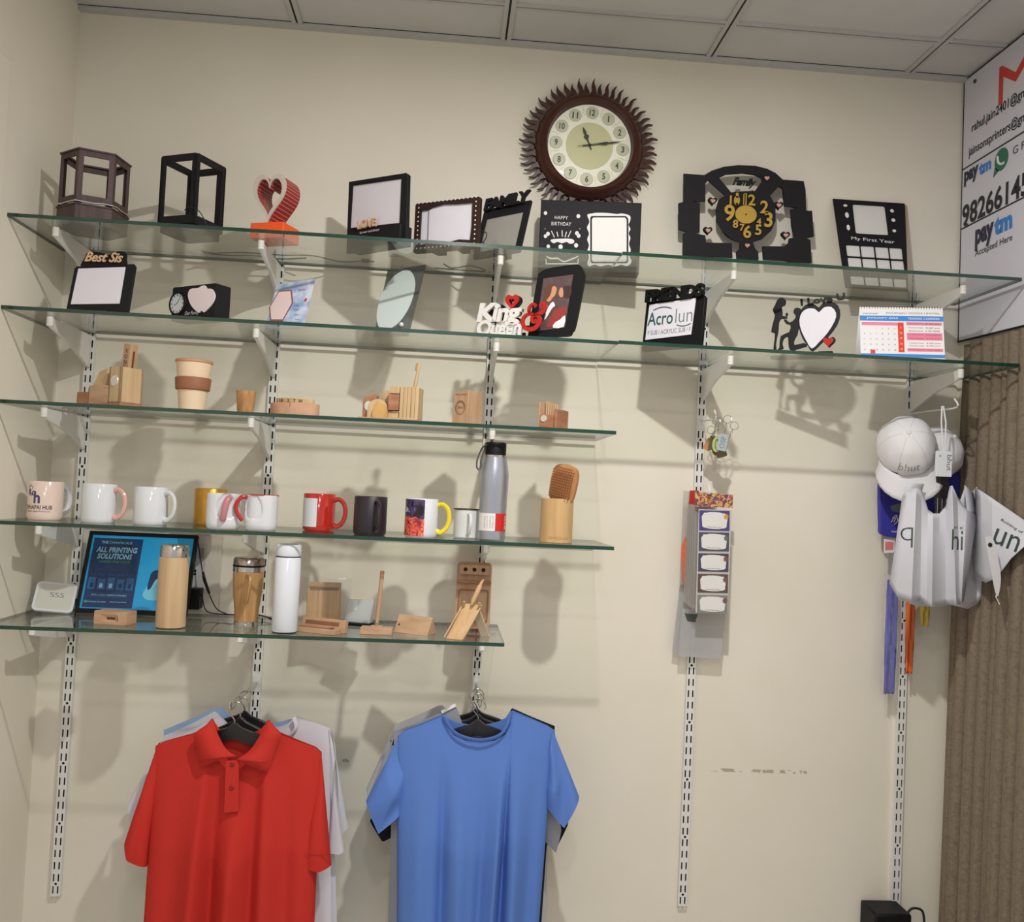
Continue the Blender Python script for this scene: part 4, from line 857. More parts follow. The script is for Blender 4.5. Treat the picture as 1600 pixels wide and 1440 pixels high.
mb = MB(); wrapq(-1.4, .15, .024, .068, R1, 0, mb); wrapq(.15, 1.2, .024, .068, R1, 1, mb)
X = M.Rotation(0, 4, 'Z')
mb.txt('Hot & Cold', .0355, .046, .006, 0, w=.034, rot=PI/2, wrap=.0356, mi=0, off=.015)
for k, s_ in enumerate(('SPORTS FLASK', 'keeps hot 12h', 'stainless', '500 ml')): mb.txt(s_, -.022+.007*k, .046, .004, 0, w=.03, rot=PI/2, wrap=.0356, mi=2)
t.part('label_band', mb, [WINK, mat('label_red', (206, 34, 30), .4, var=0), mat('light_grey_ink', (160, 160, 165), .5, var=0)], label='white and red paper label')
# bamboo holder and hairbrush
c = at3(868, -.24, 4)
t = Th('bamboo_holder', 'round bamboo cup holding a hairbrush', 'holder', c)
t.part('body', MB().lathe([(0, 0), (.041, 0), (.042, .001), (.042, .111), (.041, .112), (.037, .112), (.0365, .01), (0, .01)], 48), wood('bamboo_tube', (210, 174, 124), (196, 156, 106), 1, .08, 60, .45))
t.part('engraving', MB().txt('BAMBOO LIFE', .003, .012, .007, 0, w=.052, wrap=.0423), mat('light_engraving', (180, 132, 78), .6))
t = Th('hairbrush', 'wooden paddle hairbrush standing upright in the bamboo cup', 'hairbrush', c+V((-.006, .004, .012)), rz=-30, lean=-4, tilt=11)
pd = smooth_poly([(-.008, .085), (-.026, .096), (-.034, .112), (-.036, .15), (-.033, .176), (-.022, .188), (.0, .192), (.022, .188), (.033, .176), (.036, .15), (.034, .112), (.026, .096), (.008, .085)], 3)
BRW = wood('brush_wood', (206, 152, 100), (184, 128, 80), 1, .2, 50)
t.part('paddle', MB().plate(pd, -.006, .008), BRW, bev=.003)
t.part('handle', MB().tube([(0, .001, 0), (0, .001, .05), (0, .001, .09)], [.008, .009, .009], 12), BRW)
t.part('pad', MB().plate([(x*.82, .140+(z-.140)*.84) for x, z in pd], -.009, -.006), mat('tan_pad', (196, 140, 92), .6), bev=.001)
br_ = MB()
for i in range(9):
    for j in range(13):
        x = -.026+.0065*i; z = .101+.0068*j
        if (x/.031)**4+((z-.142)/.044)**4 > 1: continue
        br_.tube([(x, -.008, z), (x*1.02, -.021, z)], .0009, 5); br_.ball((x*1.02, -.0215, z), .0014, n=6)
t.part('bristle_field', br_, mat('dark_bristle_wood', (150, 92, 56), .5))['kind'] = 'stuff'

# ------------------------------------------------------------------ lowest shelf
T5 = TOP[5]
def at5(px, y): return on(px, 5, y)
t = Th('wireless_charger', 'flat white rounded tile leaning at the left end of the lowest shelf', 'charging pad', at5(80, -.13), rz=14, lean=32, tilt=5)
t.part('body', MB().plate(rrect(.098, .082, .012, cz=.041), 0, .008), CERAM, bev=.002)
t.part('face', MB().plate(rrect(.086, .070, .009, cz=.041), -.0006, 0), mat('pale_grey_face', (206, 204, 196), .35, var=.03))
t.part('embossed_text', MB().txt('555', .004, .045, .013, -.0012, w=.034, spacing=.9).txt('555', .003, .043, .013, -.0010, w=.034, spacing=.9, mi=1), [GREY, WINK])
# blue poster in a black frame
t = Th('framed_poster', 'black framed blue poster reading ALL PRINTING SOLUTIONS, leaning behind the bamboo bottle', 'poster', at5(203, -.115), rz=0, lean=19)
zz4 = lambda x, y: (x/4.8, 720+y/4.8)
T_ = lambda a, b, y=0, lo=None: t.L(*zz4(a, b), y, lo)
tl, tr, bl, br = T_(672, 533), T_(1490, 570), T_(555, 1140), T_(1392, 1165)
xl2, xr2, zt = (tl[0]+bl[0])/2, (tr[0]+br[0])/2, (tl[1]+tr[1])/2
t.part('frame', MB().plate([(xl2, 0), (xr2, 0), (xr2, zt), (xl2, zt)], 0, .014, [[(xl2+.010, .012), (xr2-.010, .012), (xr2-.010, zt-.010), (xl2+.010, zt-.010)]]), BLK2, bev=.0015)
W5 = xr2-xl2
ix0, ix1, iz0, iz1 = xl2+.010, xr2-.010, .012, zt-.010; WW = ix1-ix0; HH = iz1-iz0
bx = lambda mb, a, b, c_, d, mi=0, y=.003: mb.box(ix0+WW*a, ix0+WW*b, y, y+.001, iz0+HH*c_, iz0+HH*d, mi)
t.part('sheet', bx(MB(), 0, 1, 0, 1, 0, .004), mat('glowing_blue_print', (32, 156, 214), .25, var=.10, vs=14, emis=(16, 110, 170), es=.12))  # faint emission added to brighten the print, which is no lamp
t.part('navy_panel', bx(MB(), .02, .50, .02, .96), mat('glowing_navy_print', (22, 52, 96), .3, var=.25, vs=20, emis=(12, 40, 90), es=.08))  # navy part of the print has a weaker added glow
LB = mat('light_blue_ink', (150, 205, 235), .4, var=0); GI = mat('green_ink', (70, 150, 90), .4, var=0); MBL = mat('mid_blue_ink', (46, 104, 164), .4, var=0)
pr = MB(); TX = lambda s_, a, b, hh, ww, mi=0, **k: pr.txt(s_, ix0+WW*a, iz0+HH*b, HH*hh, .0026, w=WW*ww, mi=mi, **k)
TX('THE CHHAPAI HUB', .25, .90, .035, .30, off=.01); TX('ALL PRINTING', .26, .80, .075, .40, off=.03, shear=.15); TX('SOLUTIONS', .25, .71, .075, .34, off=.03, shear=.15); TX('UNDER ONE ROOF', .26, .635, .035, .30, 1, off=.02)
for k, b in enumerate((.59, .56, .53)): TX('Printing and gifting for every need of yours', .26, b, .016, .38-.04*k, 2)
for k, s_ in enumerate(('T-Shirt', 'Mugs', 'Card', 'Bill', 'Frames')): TX(s_, .07+.09*k, .46, .022, .06, 2)
for k in range(5):
    a = .04+.092*k; bx(pr, a, a+.07, .26, .42-.02*(k % 2), 2, .0024); bx(pr, a+.02, a+.05, .28, .34, 0 if k in (1, 2) else 3, .0022)
TX('SMALL & BULK ORDERS AVAILABLE', .26, .185, .022, .34); bx(pr, .08, .44, .155, .158, 2, .0024); bx(pr, .08, .44, .212, .215, 2, .0024)
TX('Contact on chat', .15, .095, .022, .18); TX('thechhapaihub', .36, .095, .022, .16)
pr.plate(ell(.008, .008, 14, ix0+WW*.045, iz0+HH*.095), .0024, .003, mi=1)
t.part('print', pr, [LB, GI, MBL, MC['glowing_navy_print']])
hd = MB(); Hh = lambda pts, mi, y: hd.plate([(ix0+WW*a, iz0+HH*b) for a, b in smooth_poly(pts, 3)], y, y+.0004, mi=mi)
Hh([(.62, .40), (.64, .52), (.72, .56), (.84, .58), (.86, .52), (.74, .48), (.68, .40), (.65, .30), (.62, .28)], 0, .0034)
Hh([(.58, .22), (.64, .36), (.72, .44), (.86, .48), (.88, .24), (.78, .16), (.64, .14)], 1, .0036)
TX('LABEL', .78, .86, .04, .20, 4, off=0)
t.part('scanner_art', hd, [mat('deep_blue_ink', (18, 46, 90), .4, var=0), mat('sky_ink', (120, 200, 235), .4, var=.05)])
t.part('rear_leg', MB().add([(xl2+.12, .014, .10), (xl2+.15, .014, .10), (xl2+.15, .075, .028), (xl2+.12, .075, .028)], [(0, 1, 2, 3)]), BLK2, solid=.003)
# wooden sound block
t = Th('wooden_speaker', 'low wooden sound amplifier block in front of the blue poster', 'speaker', at5(174, -.27), rz=-12)
wb = .040; rec = [(-.030, .006), (.014, .006), (.017, .013), (.014, .024), (-.030, .024), (-.026, .015)]
t.part('block', MB().plate(rrect(.086, .032, .003, cx=-.004, cz=.016), 0, .006, [rec]).box(-.047, .039, .006, .045, 0.0005, .0315), BEECH, bev=.0008)
t.part('horn', MB().add([(-.030, .001, .006), (.014, .001, .006), (.014, .001, .024), (-.030, .001, .024), (-.016, .0055, .011), (.006, .0055, .011), (.006, .0055, .017), (-.016, .0055, .017)], [(0, 1, 5, 4), (1, 2, 6, 5), (2, 3, 7, 6), (3, 0, 4, 7)]), BEECH)
t.part('slot', MB().box(-.016, .006, .0052, .006, .011, .017), DKW)
# bamboo bottle
t = Th('bamboo_bottle', 'tall straight bamboo bottle with a polished steel lid', 'bottle', at5(266, -.275))
t.part('body', MB().lathe([(0, .002), (.035, .002), (.0353, .004), (.0355, .17), (.0345, .171), (0, .171)], 48), wood('bottle_bamboo', (212, 184, 146), (196, 162, 122), 1, .05, 60, .4))
t.part('foot_ring', MB().lathe([(0, 0), (.034, 0), (.0345, .002), (0, .002)], 48), BLK2)
t.part('lid', MB().lathe([(0, .171), (.0325, .171), (.033, .173), (.0335, .198), (.031, .2015), (0, .202)], 48), STEEL, label='polished steel lid')
# travel mug
c = at5(384, -.20); t = Th('travel_mug', 'bamboo travel mug with steel lid, steel foot and a wooden handle', 'mug', c)
t.part('body', MB().lathe([(0, .010), (.029, .010), (.0305, .04), (.035, .075), (.0385, .13), (.0385, .138), (0, .138)], 48), wood('mug_bamboo', (200, 160, 108), (172, 126, 78), 1, .08, 60, .35))
t.part('foot', MB().lathe([(0, 0), (.029, 0), (.030, .002), (.030, .012), (0, .012)], 48), STEEL)
t.part('collar', MB().lathe([(.037, .136), (.0395, .137), (.0395, .149), (.037, .150), (0, .150)], 48), STEEL)
t.part('lid', MB().lathe([(0, .150), (.038, .150), (.038, .153), (.0395, .154), (.0385, .168), (.034, .173), (0, .172)], 48), mat('lid_steel', (176, 160, 156), .2, 1, var=.03))
t.part('seal', MB().lathe([(.0385, .1495), (.0398, .150), (.0398, .1535), (.0385, .154)], 48), BLK2)
t.part('handle', MB().tube(smooth_poly([(.004, -.036, .127), (.012, -.050, .130), (.018, -.062, .122), (.017, -.066, .098), (.013, -.060, .075), (.007, -.048, .062), (.003, -.036, .066)], 4, False), .0042, 8, ry=.007), MC['mug_bamboo'])
# white bottle
t = Th('white_bottle', 'tall plain white insulated bottle with a dark seam line', 'bottle', at5(444, -.29))
WB = mat('white_bottle_coat', (226, 230, 240), .22, var=0, coat=.2)
t.part('body', MB().lathe([(0, .003), (.030, .003), (.0312, .005), (.0315, .182), (.030, .184), (0, .184)], 48), WB)
t.part('foot_ring', MB().lathe([(0, 0), (.029, 0), (.030, .003), (0, .003)], 48), BLK2)
wl = t.part('lid', MB().lathe([(0, .187), (.030, .187), (.0308, .189), (.0312, .211), (.029, .215), (0, .2155)], 48), WB)
t.part('seam', MB().lathe([(0, .183), (.0298, .183), (.0298, .188), (0, .188)], 48), BLK2)
t.part('lid_disc', MB().lathe([(0, .2152), (.022, .2152), (.022, .2162), (0, .2162)], 40), mat('grey_green_disc2', (120, 128, 120), .4), parent=wl)
# wrapped bamboo box
t = Th('wrapped_bamboo_box', 'square slatted bamboo box in clear plastic wrap', 'box', at5(504, -.115), rz=6, lean=4)
t.part('box', MB().box(-.044, .044, .004, .024, .004, .104), wood('bamboo_slats', (206, 172, 132), (180, 142, 100), 3, .05, 60), bev=.001)
t.part('top_edge', MB().box(-.044, .044, .002, .004, .092, .1), BEECH); t.part('shadow_groove', MB().box(-.038, .038, .0032, .004, .083, .090), mat('groove_brown', (140, 112, 92), .6))
wv = []
for (x, z) in [(-.056+.0115*i, .0+.0115*j) for j in range(11) for i in range(12)]: wv.append((x, -.001+.004*noise.noise(V((x*90, z*90, 1))), z+.002*noise.noise(V((x*60, 3, z*60)))))
t.part('plastic_wrap', MB().add(wv, [(j*12+i, j*12+i+1, j*12+i+13, j*12+i+12) for j in range(10) for i in range(11)]).add([(v[0], .028-v[1], v[2]) for v in wv], [(j*12+i, j*12+i+1, j*12+i+13, j*12+i+12) for j in range(10) for i in range(11)]), CLEAR, label='crinkled clear plastic wrap')
# wooden pen case, two pieces
t = Th('pen_case', 'open wooden pen case with a grooved lid leaning behind its tray', 'pen case', at5(497, -.275), rz=-24)
t.part('tray', MB().box(-.06, .055, -.018, .014, 0, .012), BEECH, bev=.001)
t.part('tray_groove', MB().box(-.056, .045, -.011, .001, .0121, .0128), mat('deep_groove', (134, 92, 62), .6)); t.part('tray_ridge', MB().tube([(-.05, -.005, .013), (.03, -.005, .013), (.045, -.003, .016)], .0022, 8), REDW)
t.part('lid', MB().add([(-.062, .018, 0), (.062, .018, 0), (.062, .034, 0), (-.062, .034, 0), (-.062, .026, .032), (.062, .026, .032), (.062, .040, .030), (-.062, .040, .030)], [(3, 2, 1, 0), (4, 5, 6, 7), (0, 1, 5, 4), (1, 2, 6, 5), (2, 3, 7, 6), (3, 0, 4, 7)]), BEECH, bev=.001)
t.part('lid_groove', MB().add([(-.052, .0213, .016), (.045, .0213, .016), (.045, .0238, .025), (-.052, .0238, .025)], [(0, 1, 2, 3)]), MC['deep_groove'])
# clear memo block on black base
t = Th('memo_block', 'frosted clear block with a white sticker on a thin black base', 'memo block', at5(560, -.13), rz=-16)
t.part('base', MB().box(-.04, .036, -.022, .022, 0, .007), BLK2, bev=.001)
t.part('clear_block', MB().add([(-.038, -.012, .007), (.034, -.012, .007), (.034, .012, .007), (-.038, .012, .007), (-.034, .0, .066), (.040, -.001, .070), (.038, .014, .068), (-.034, .014, .064)], [(3, 2, 1, 0), (4, 5, 6, 7), (0, 1, 5, 4), (1, 2, 6, 5), (2, 3, 7, 6), (3, 0, 4, 7)]), thin('milky_acrylic', (.95, .96, .97), .08, .55, (216, 220, 226)), bev=.002)
t.part('sticker', MB().add([(-.016, -.0060, .040), (-.004, -.0062, .040), (-.004, -.0020, .0665), (-.016, -.0018, .066)], [(0, 1, 2, 3)]), CERAM)
# pen stand
t = Th('pen_stand', 'wooden block pen stand', 'pen stand', at5(588, -.26), rz=-2)
t.part('base', MB().box(-.039, .040, -.02, .02, 0, .016), BEECH, bev=.0012); t.part('hinge_plate', MB().box(-.014, .014, -.004, .006, .016, .020), BEECH)
c = t.M @ V((.0, .001, .020))
t = Th('pen', 'wooden pen with a silver ball tip standing upright on its block', 'pen', c, tilt=3)
t.part('barrel', MB().tube([(0, 0, .012), (0, 0, .13), (0, 0, .134)], [.0052, .0052, .0042], 16), BEECHV); t.part('tip', MB().tube([(0, 0, 0), (0, 0, .006), (0, 0, .013)], [.0035, .0058, .0045], 12), STEEL, label='silver tip')
t.part('clip_end', MB().tube([(0, 0, .128), (0, 0, .137)], [.0055, .005], 14), REDW)
# triangular clock block
t = Th('triangular_block', 'triangular wooden prism block lying on its side', 'wooden block', at5(650, -.23), rz=-26)
t.part('body', MB().add([(-.052, -.024, 0), (.044, -.024, 0), (.044, .028, 0), (-.052, .028, 0), (-.052, .002, .044), (.044, .002, .044)], [(3, 2, 1, 0), (0, 1, 5, 4), (2, 3, 4, 5), (1, 2, 5), (3, 0, 4)]), BEECH, bev=.001)
t.part('hole', MB().lathe([(0, .0006), (.003, .0006), (.003, 0), (0, 0)], 14, 0, M.Translation((-.043, -.0125, .019)) @ M.Rotation(R(60), 4, 'X')), DKW)
# tall wooden organiser
t = Th('wooden_organiser', 'tall flat wooden organiser board with three round holes, behind the small easel', 'organiser', at5(737, -.12), rz=-3, lean=6)
z8 = lambda x, y: (600+x/4.8, 740+y/4.8)
t.part('board', MB().plate(rrect(.094, .176, .012, cz=.088), 0, .014), BEECHV, bev=.002)
t.part('top_block', MB().plate(rrect(.082, .026, .003, cz=.155), -.014, 0, [ell(.011, .011, 18, x, .155) for x in (-.024, 0, .024)]), BEECHV, bev=.001)
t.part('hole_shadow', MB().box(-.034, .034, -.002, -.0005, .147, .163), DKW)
t.part('ledge', MB().box(-.046, .046, -.022, 0, .118, .126), REDW, bev=.002)
t.part('tray_panel', MB().plate(rrect(.082, .085, .006, cz=.060), -.004, 0, [rrect(.074, .077, .004, cz=.060)]), mat('dark_wood_line', (150, 102, 66), .5))
t.part('foot', MB().box(-.03, .03, -.03, 0, 0, .008), REDW)
t.part('label_card', MB().txt('BAMBOO', 0, .018, .006, -.001, w=.025), DKW)
t.part('plastic_glint', MB().add([(-.048, -.003, .11), (-.036, -.005, .11), (-.032, -.005, .145), (-.046, -.003, .14)], [(0, 1, 2, 3)]), CLEAR)
# easel phone stand with pen
t = Th('easel_stand', 'small A-shaped wooden phone easel', 'phone stand', at5(722, -.29), rz=-22, lean=0)
LW = wood('light_ply', (222, 186, 144), (204, 164, 120), 1, .15, 50)
def slab(a, b, wd, th, X=None):
    """a slanting board from foot a to head b (points in y,z), wd wide"""
    (y0, z0, x0), (y1, z1, x1) = a, b
    return MB().add([(x0-wd/2, y0-th/2, z0), (x0+wd/2, y0-th/2, z0), (x0+wd/2, y0+th/2, z0), (x0-wd/2, y0+th/2, z0), (x1-wd/2, y1-th/2, z1), (x1+wd/2, y1-th/2, z1), (x1+wd/2, y1+th/2, z1), (x1-wd/2, y1+th/2, z1)], [(3, 2, 1, 0), (4, 5, 6, 7), (0, 1, 5, 4), (1, 2, 6, 5), (2, 3, 7, 6), (3, 0, 4, 7)])
t.part('front_board', slab((-.024, .0, -.010), (.022, .084, .018), .046, .008), LW, bev=.0015)
for sx in (-1, 1):
    t.part('side_rail', slab((-.030, .004, -.010+sx*.0245), (.014, .078, .016+sx*.0245), .004, .012), PINE, bev=.001); t.part('hook', slab((.014, .076, .016+sx*.022), (.002, .092, .020+sx*.020), .008, .006), PINE, bev=.002)
t.part('rear_leg', slab((.062, .0, .040), (.024, .078, .020), .024, .006), mat('pale_leg', (206, 186, 164), .5), bev=.001)
c = t.M @ V((.018, .006, .084)); t = Th('pen', 'pale wooden pen resting at a slant on the easel head', 'pen', c, tilt=22)
t.part('barrel', MB().tube([(0, 0, 0), (0, 0, .012), (0, 0, .050), (0, 0, .052)], [.0025, .006, .006, .005], 14), LW); t.part('cap_end', MB().tube([(0, 0, .051), (0, 0, .062), (.002, 0, .070)], [.0045, .0035, .0018], 10), LW)
# switchboard on the wall with plug and cables
a, b = at(300, 836, -.003), at(341, 957, -.003)
t = Th('switchboard', 'pale wall switchboard with sockets behind the blue poster and cables', 'switchboard', (a.x, -.002, b.z))
w_, h_ = b.x-a.x, a.z-b.z
t.part('backplate', MB().plate(rrect(w_, h_, .003, cx=w_/2, cz=h_/2), -.006, 0), mat('pale_plate', (214, 206, 194), .35, var=.02), bev=.001)
t.part('faceplate', MB().plate(rrect(w_*.5, h_*.82, .003, cx=w_*.27, cz=h_*.48), -.011, -.006), mat('grey_face', (196, 190, 184), .3, var=.03), bev=.001)
t.part('switch_key', MB().box(w_*.32, w_*.46, -.014, -.011, h_*.70, h_*.84), mat('switch_brown', (150, 136, 124), .4)); 
mb = MB()
for z in (.50, .54): mb.lathe([(0, .0005), (.0035, .0005), (.0035, 0), (0, 0)], 12, 0, M.Translation((w_*.2, -.011, h_*z)) @ Y)
t.part('socket_holes', mb, BLK2)
a = at(303, 935, -.04); t = Th('plug_adapter', 'black power adapter plugged into the wall socket beside the poster', 'power adapter', (a.x+.001, -.014, a.z-.028))
t.part('body', MB().box(-.019, .017, -.042, 0, 0, .056), BLK2, bev=.003)
def cable(pts, label, r=.0016):
    P_ = [at(*p) for p in pts]; tag(MB().tube(smooth_poly([tuple(p) for p in P_], 6, False), r, 6).build('power_cable', CABLE), label, 'cable')
cable([(309, 842, -.03), (313, 872, -.04), (319, 905, -.05), (327, 928, -.06), (338, 950, -.07), (352, 958, -.09), (362, 960, -.105), (405, 961, -.105), (425, 966, -.12), (440, 966, -.14)], 'black power cable hanging from behind the poster towards the travel mug')
tag(MB().tube([at(317, 893, -.05), at(319.5, 906, -.052), at(327, 927, -.06)], [.003, .0045, .003], 10).build('cable_joint', BLK2), 'black thick connector in the middle of the hanging power cable', 'connector')
cable([(311, 922, -.04), (316, 934, -.05), (320, 950, -.07), (328, 957, -.09), (345, 959, -.10), (362, 960, -.11)], 'black adapter cable curving from the plug along the lowest shelf')
cable([(402, 960, -.08), (415, 963, -.09), (428, 970, -.14), (440, 974, -.17)], 'short black cable end passing behind the white bottle')

# ------------------------------------------------------------------ curtain and sign on the right wall
def curt(nt, tc):
    return ramp_noise(nt, tc, [(.34, (112, 98, 82)), (.50, (124, 110, 93)), (.57, (130, 116, 98)), (.60, (104, 90, 75)), (.64, (124, 110, 93))], 60)
CUR = mapped('brown_brocade', (148, 126, 102), curt, .75)
FB = [.040, .080, .128, .180, .222, .250, .298, .345, .395, .44, .49, .54, .59, .64, .69, .74, .79, .84]
FA = [.022, .030, .028, .026, .018, .026, .026, .028, .024, .026, .022, .026, .024, .026, .022, .026, .024]
def cx_(u, e):        # how far the cloth bulges out at distance u in front of the back wall
    for k in range(len(FA)):
        if FB[k] <= u <= FB[k+1]:
            c = (u-FB[k])/(FB[k+1]-FB[k]); return FA[k]*(math.sin(PI*c)**.6)*(.8+.7*e)+.004*math.sin(PI*c*3)*e
    return 0
mb = MB(); NU, NZ = 420, 30; vs = []; CT = 2.068
for j in range(NZ+1):
    z = .02+(CT-.02)*j/NZ; e = (1-j/NZ)
    for i in range(NU+1):
        u = .040+.74*i/NU; vs.append((2.4762-cx_(u+.0001, e)-.030*e*math.exp(-((u-.06)/.09)**2), -u-.014*e*math.sin(u*19+.4)-.004*math.sin(z*3+u*8), z))
mb.add(vs, [(j*(NU+1)+i, j*(NU+1)+i+1, (j+1)*(NU+1)+i+1, (j+1)*(NU+1)+i) for j in range(NZ) for i in range(NU)])
t = Th('curtain', 'brown patterned floor-length curtain with deep vertical folds below the payment sign', 'curtain', (2.44, -.3, .02)); 
cu = mb; cu.v = [(a-2.44, b+.3, c-.02) for a, b, c in cu.v]; t.part('cloth', cu, CUR, ang=70)
# sign board: local x runs along the wall towards the camera, face looks into the room
SGX = 2.470
t = Th('payment_sign', 'large white payment sign board with phone number and pay logos, high on the right wall', 'sign', (SGX, 0, 2.075), rz=-90)
def sg(px, py): p_ = atx(px, py, SGX-.004); return (-p_.y, p_.z-2.075)
SW = mat('sign_white', (214, 212, 224), .4, var=.01)
zt = .79
t.part('board', MB().plate([(.012, .01), (1.1, -.02), (1.1, zt), (.006, zt)], -.004, .008), SW, bev=.0008)
t.part('border', MB().tube([(.012, -.004, .01), (.006, -.004, zt), (1.1, -.004, zt)], .002, 6).tube([(.012, -.004, .01), (1.1, -.004, -.02)], .003, 6), BLK2)
a = sg(1506, 258); b = sg(1600, 213); a2 = sg(1503, 358); b2 = sg(1600, 308)
mb = MB(); mb.box(.008, 1.1, -.0052, -.004, (a[1]+b[1])/2-.002, (a[1]+b[1])/2+.002); mb.box(.010, 1.1, -.0052, -.004, (a2[1]+b2[1])/2-.002, (a2[1]+b2[1])/2+.002)
t.part('divider_line', mb, INK)
def line(body, p0, p1, hpx_h, mi_mat, name='lettering', off=0, frac=1.0, label=None):
    (u0, z0), (u1, z1) = sg(*p0), sg(*p1); w_ = (u1-u0)/frac
    t.part(name, MB().txt(body, u0+w_/2, (z0+z1)/2, hpx_h, -.0052, w=w_, off=off), mi_mat, label=label)
line('rahul.jain2401@gmail.com', (1519, 196), (1600, 152), .036, INK, off=.012, frac=.70, label='black email line')
line('jainsonsprinters@gmail.com', (1514, 236), (1600, 188), .036, INK, off=.012, frac=.72, label='black email line')
line('9826614561', (1504, 335), (1600, 292), .066, INK, off=.025, frac=.76, label='large phone number')
PB = mat('pay_blue', (48, 130, 210), .4, var=0); PN_ = mat('pay_navy', (22, 26, 60), .4, var=0)
line('pay', (1507, 279), (1529, 270), .044, PN_, off=.05); line('tm', (1530, 264), (1549, 256), .034, PB, off=.05)
line('pay', (1524, 376), (1553, 363), .062, PN_, off=.05); line('tm', (1554, 353), (1582, 344), .050, PB, off=.05)
line('Accepted Here', (1524, 393), (1582, 376), .024, mat('sign_grey_ink', (62, 62, 70), .4, var=0), off=.008)
line('G Pay', (1583, 236), (1600, 230), .028, MC['sign_grey_ink'], frac=.55)
cu_, cz_ = sg(1565, 249)
t.part('chat_icon', MB().plate(ell(.062, .062, 28, cu_, cz_)+[], -.0052, -.004).plate([(cu_-.03, cz_-.012), (cu_-.010, cz_-.028), (cu_-.036, cz_-.038)], -.0052, -.004), mat('chat_green', (28, 110, 82), .4, var=0), label='green round chat icon')
t.part('handset_mark', MB().tube(smooth_poly([(cu_-.015, -.006, cz_+.013), (cu_-.011, -.006, cz_-.004), (cu_+.002, -.006, cz_-.014), (cu_+.015, -.006, cz_-.014)], 4, False), .0035, 6), WINK)
u0, z0 = sg(1561, 149); u1, z1 = sg(1564, 100)
z1 = z0+.098; RM = mat('mail_red', (206, 60, 48), .4, var=0)
t.part('envelope_mark', MB().plate([(u0, z0-.03), (u0+.018, z0-.03), (u0+.018, z0+.045), (u0+.075, z0+.005), (u0+.132, z0+.045), (u0+.132, z0-.03), (u0+.15, z0-.03), (u0+.15, z0+.078), (u0+.138, z0+.078), (u0+.075, z0+.03), (u0+.012, z0+.078), (u0, z0+.078)], -.0055, -.004), RM, label='red M envelope logo')
for p_ in ((1524, 127), (1511, 352)): u_s, z_s = sg(*p_); t.part('screw', MB().ball((u_s, -.004, z_s), .006), mat('dark_screw', (80, 78, 76), .3, .8))

# ------------------------------------------------------------------ hooks with goods on the right rails
def prong(px, py, y_tip, x, label, up_=.02):
    z = at(px, py, -.014).z; t = Th('rail_hook', label, 'hook', (x, -.014, z))
    t.part('plate', MB().box(-.009, .009, -.002, 0, -.024, .004), WHITE, bev=.0008)
    t.part('prong', MB().tube(smooth_poly([(0, 0, 0), (0, y_tip*.5, -.002), (0, y_tip-.012, -.004), (0, y_tip, up_)], 4, False), .0024, 8), WHITE)
    return t
k1 = prong(1097, 658, -.13, RX[3], 'white wire hook on the fourth rail carrying the keychain bunch')
kz = k1.o.location.z; kx = RX[3]
# keychains
KM = [mat('keychain_orange', (196, 130, 84), .4), mat('keychain_olive', (92, 96, 62), .35, .4), mat('keychain_lime', (190, 200, 120), .3), mat('keychain_grey_tag', (176, 186, 190), .25, .3), mat('dark_bronze', (104, 98, 78), .35, .7), mat('keychain_silver', (190, 186, 172), .25, .8)]
def keychain(px, py, w_, h_, rot, mi, y, label, shape='rect', txt_=None):
    p0 = at(px, py, y); t = Th('keychain', label, 'keychain', p0, group='keychains hanging in a bunch', tilt=rot, rz=random.uniform(-14, 14))
    pl_ = rrect(w_, h_, w_*.15) if shape == 'rect' else ell(w_, h_, 24)
    t.part('tag', MB().plate(pl_, -.0015, .0015), KM[mi], bev=.0005)
    if txt_: t.part('marking', MB().txt(txt_, 0, 0, h_*.6, -.0018, w=w_*.5, rot=PI/2) if 0 else MB().txt(txt_, 0, 0, w_*.5, -.0018, w=h_*.7, rot=PI/2), GREY)
    ch = MB(); X = V((0, 0, h_/2))
    for k in range(5): ch.tube([(.0026*math.cos(a)*(k % 2), .0026*math.cos(a)*(1-k % 2), h_/2+.004+k*.0062+.0042*math.sin(a)) for a in [2*PI*j/8 for j in range(8)]], .0006, 5, closed=True)
    t.part('chain', ch, WIRE)
    t.part('ring', MB().tube([(.011*math.cos(a), .002*math.sin(a*2), h_/2+.042+.011*math.sin(a)) for a in [2*PI*j/16 for j in range(16)]], .0009, 6, closed=True), WIRE)
for a in ((1107, 694, .020, .034, 28, 0, -.085, 'small orange leather keychain fob, leftmost of the bunch', 'rect'), (1113, 692, .018, .040, 8, 1, -.095, 'dark olive metal keychain between the orange and lime fobs', 'rect'),
          (1120, 694, .026, .044, 4, 2, -.115, 'lime green oval keychain in the middle of the bunch', 'ell', 'o'), (1129, 691, .026, .046, 10, 3, -.135, 'pale grey rectangular keychain with raised letters, rightmost and nearest', 'rect', 'OSP'),
          (1127, 708, .030, .022, -18, 4, -.105, 'dark bronze keychain fob hanging lowest in the bunch', 'rect'), (1117, 703, .018, .030, -12, 5, -.09, 'silver metal keychain low at the back of the bunch', 'ell'),
          (1134, 694, .016, .028, 22, 5, -.12, 'silver keychain behind the pale grey one', 'rect')): keychain(*a)
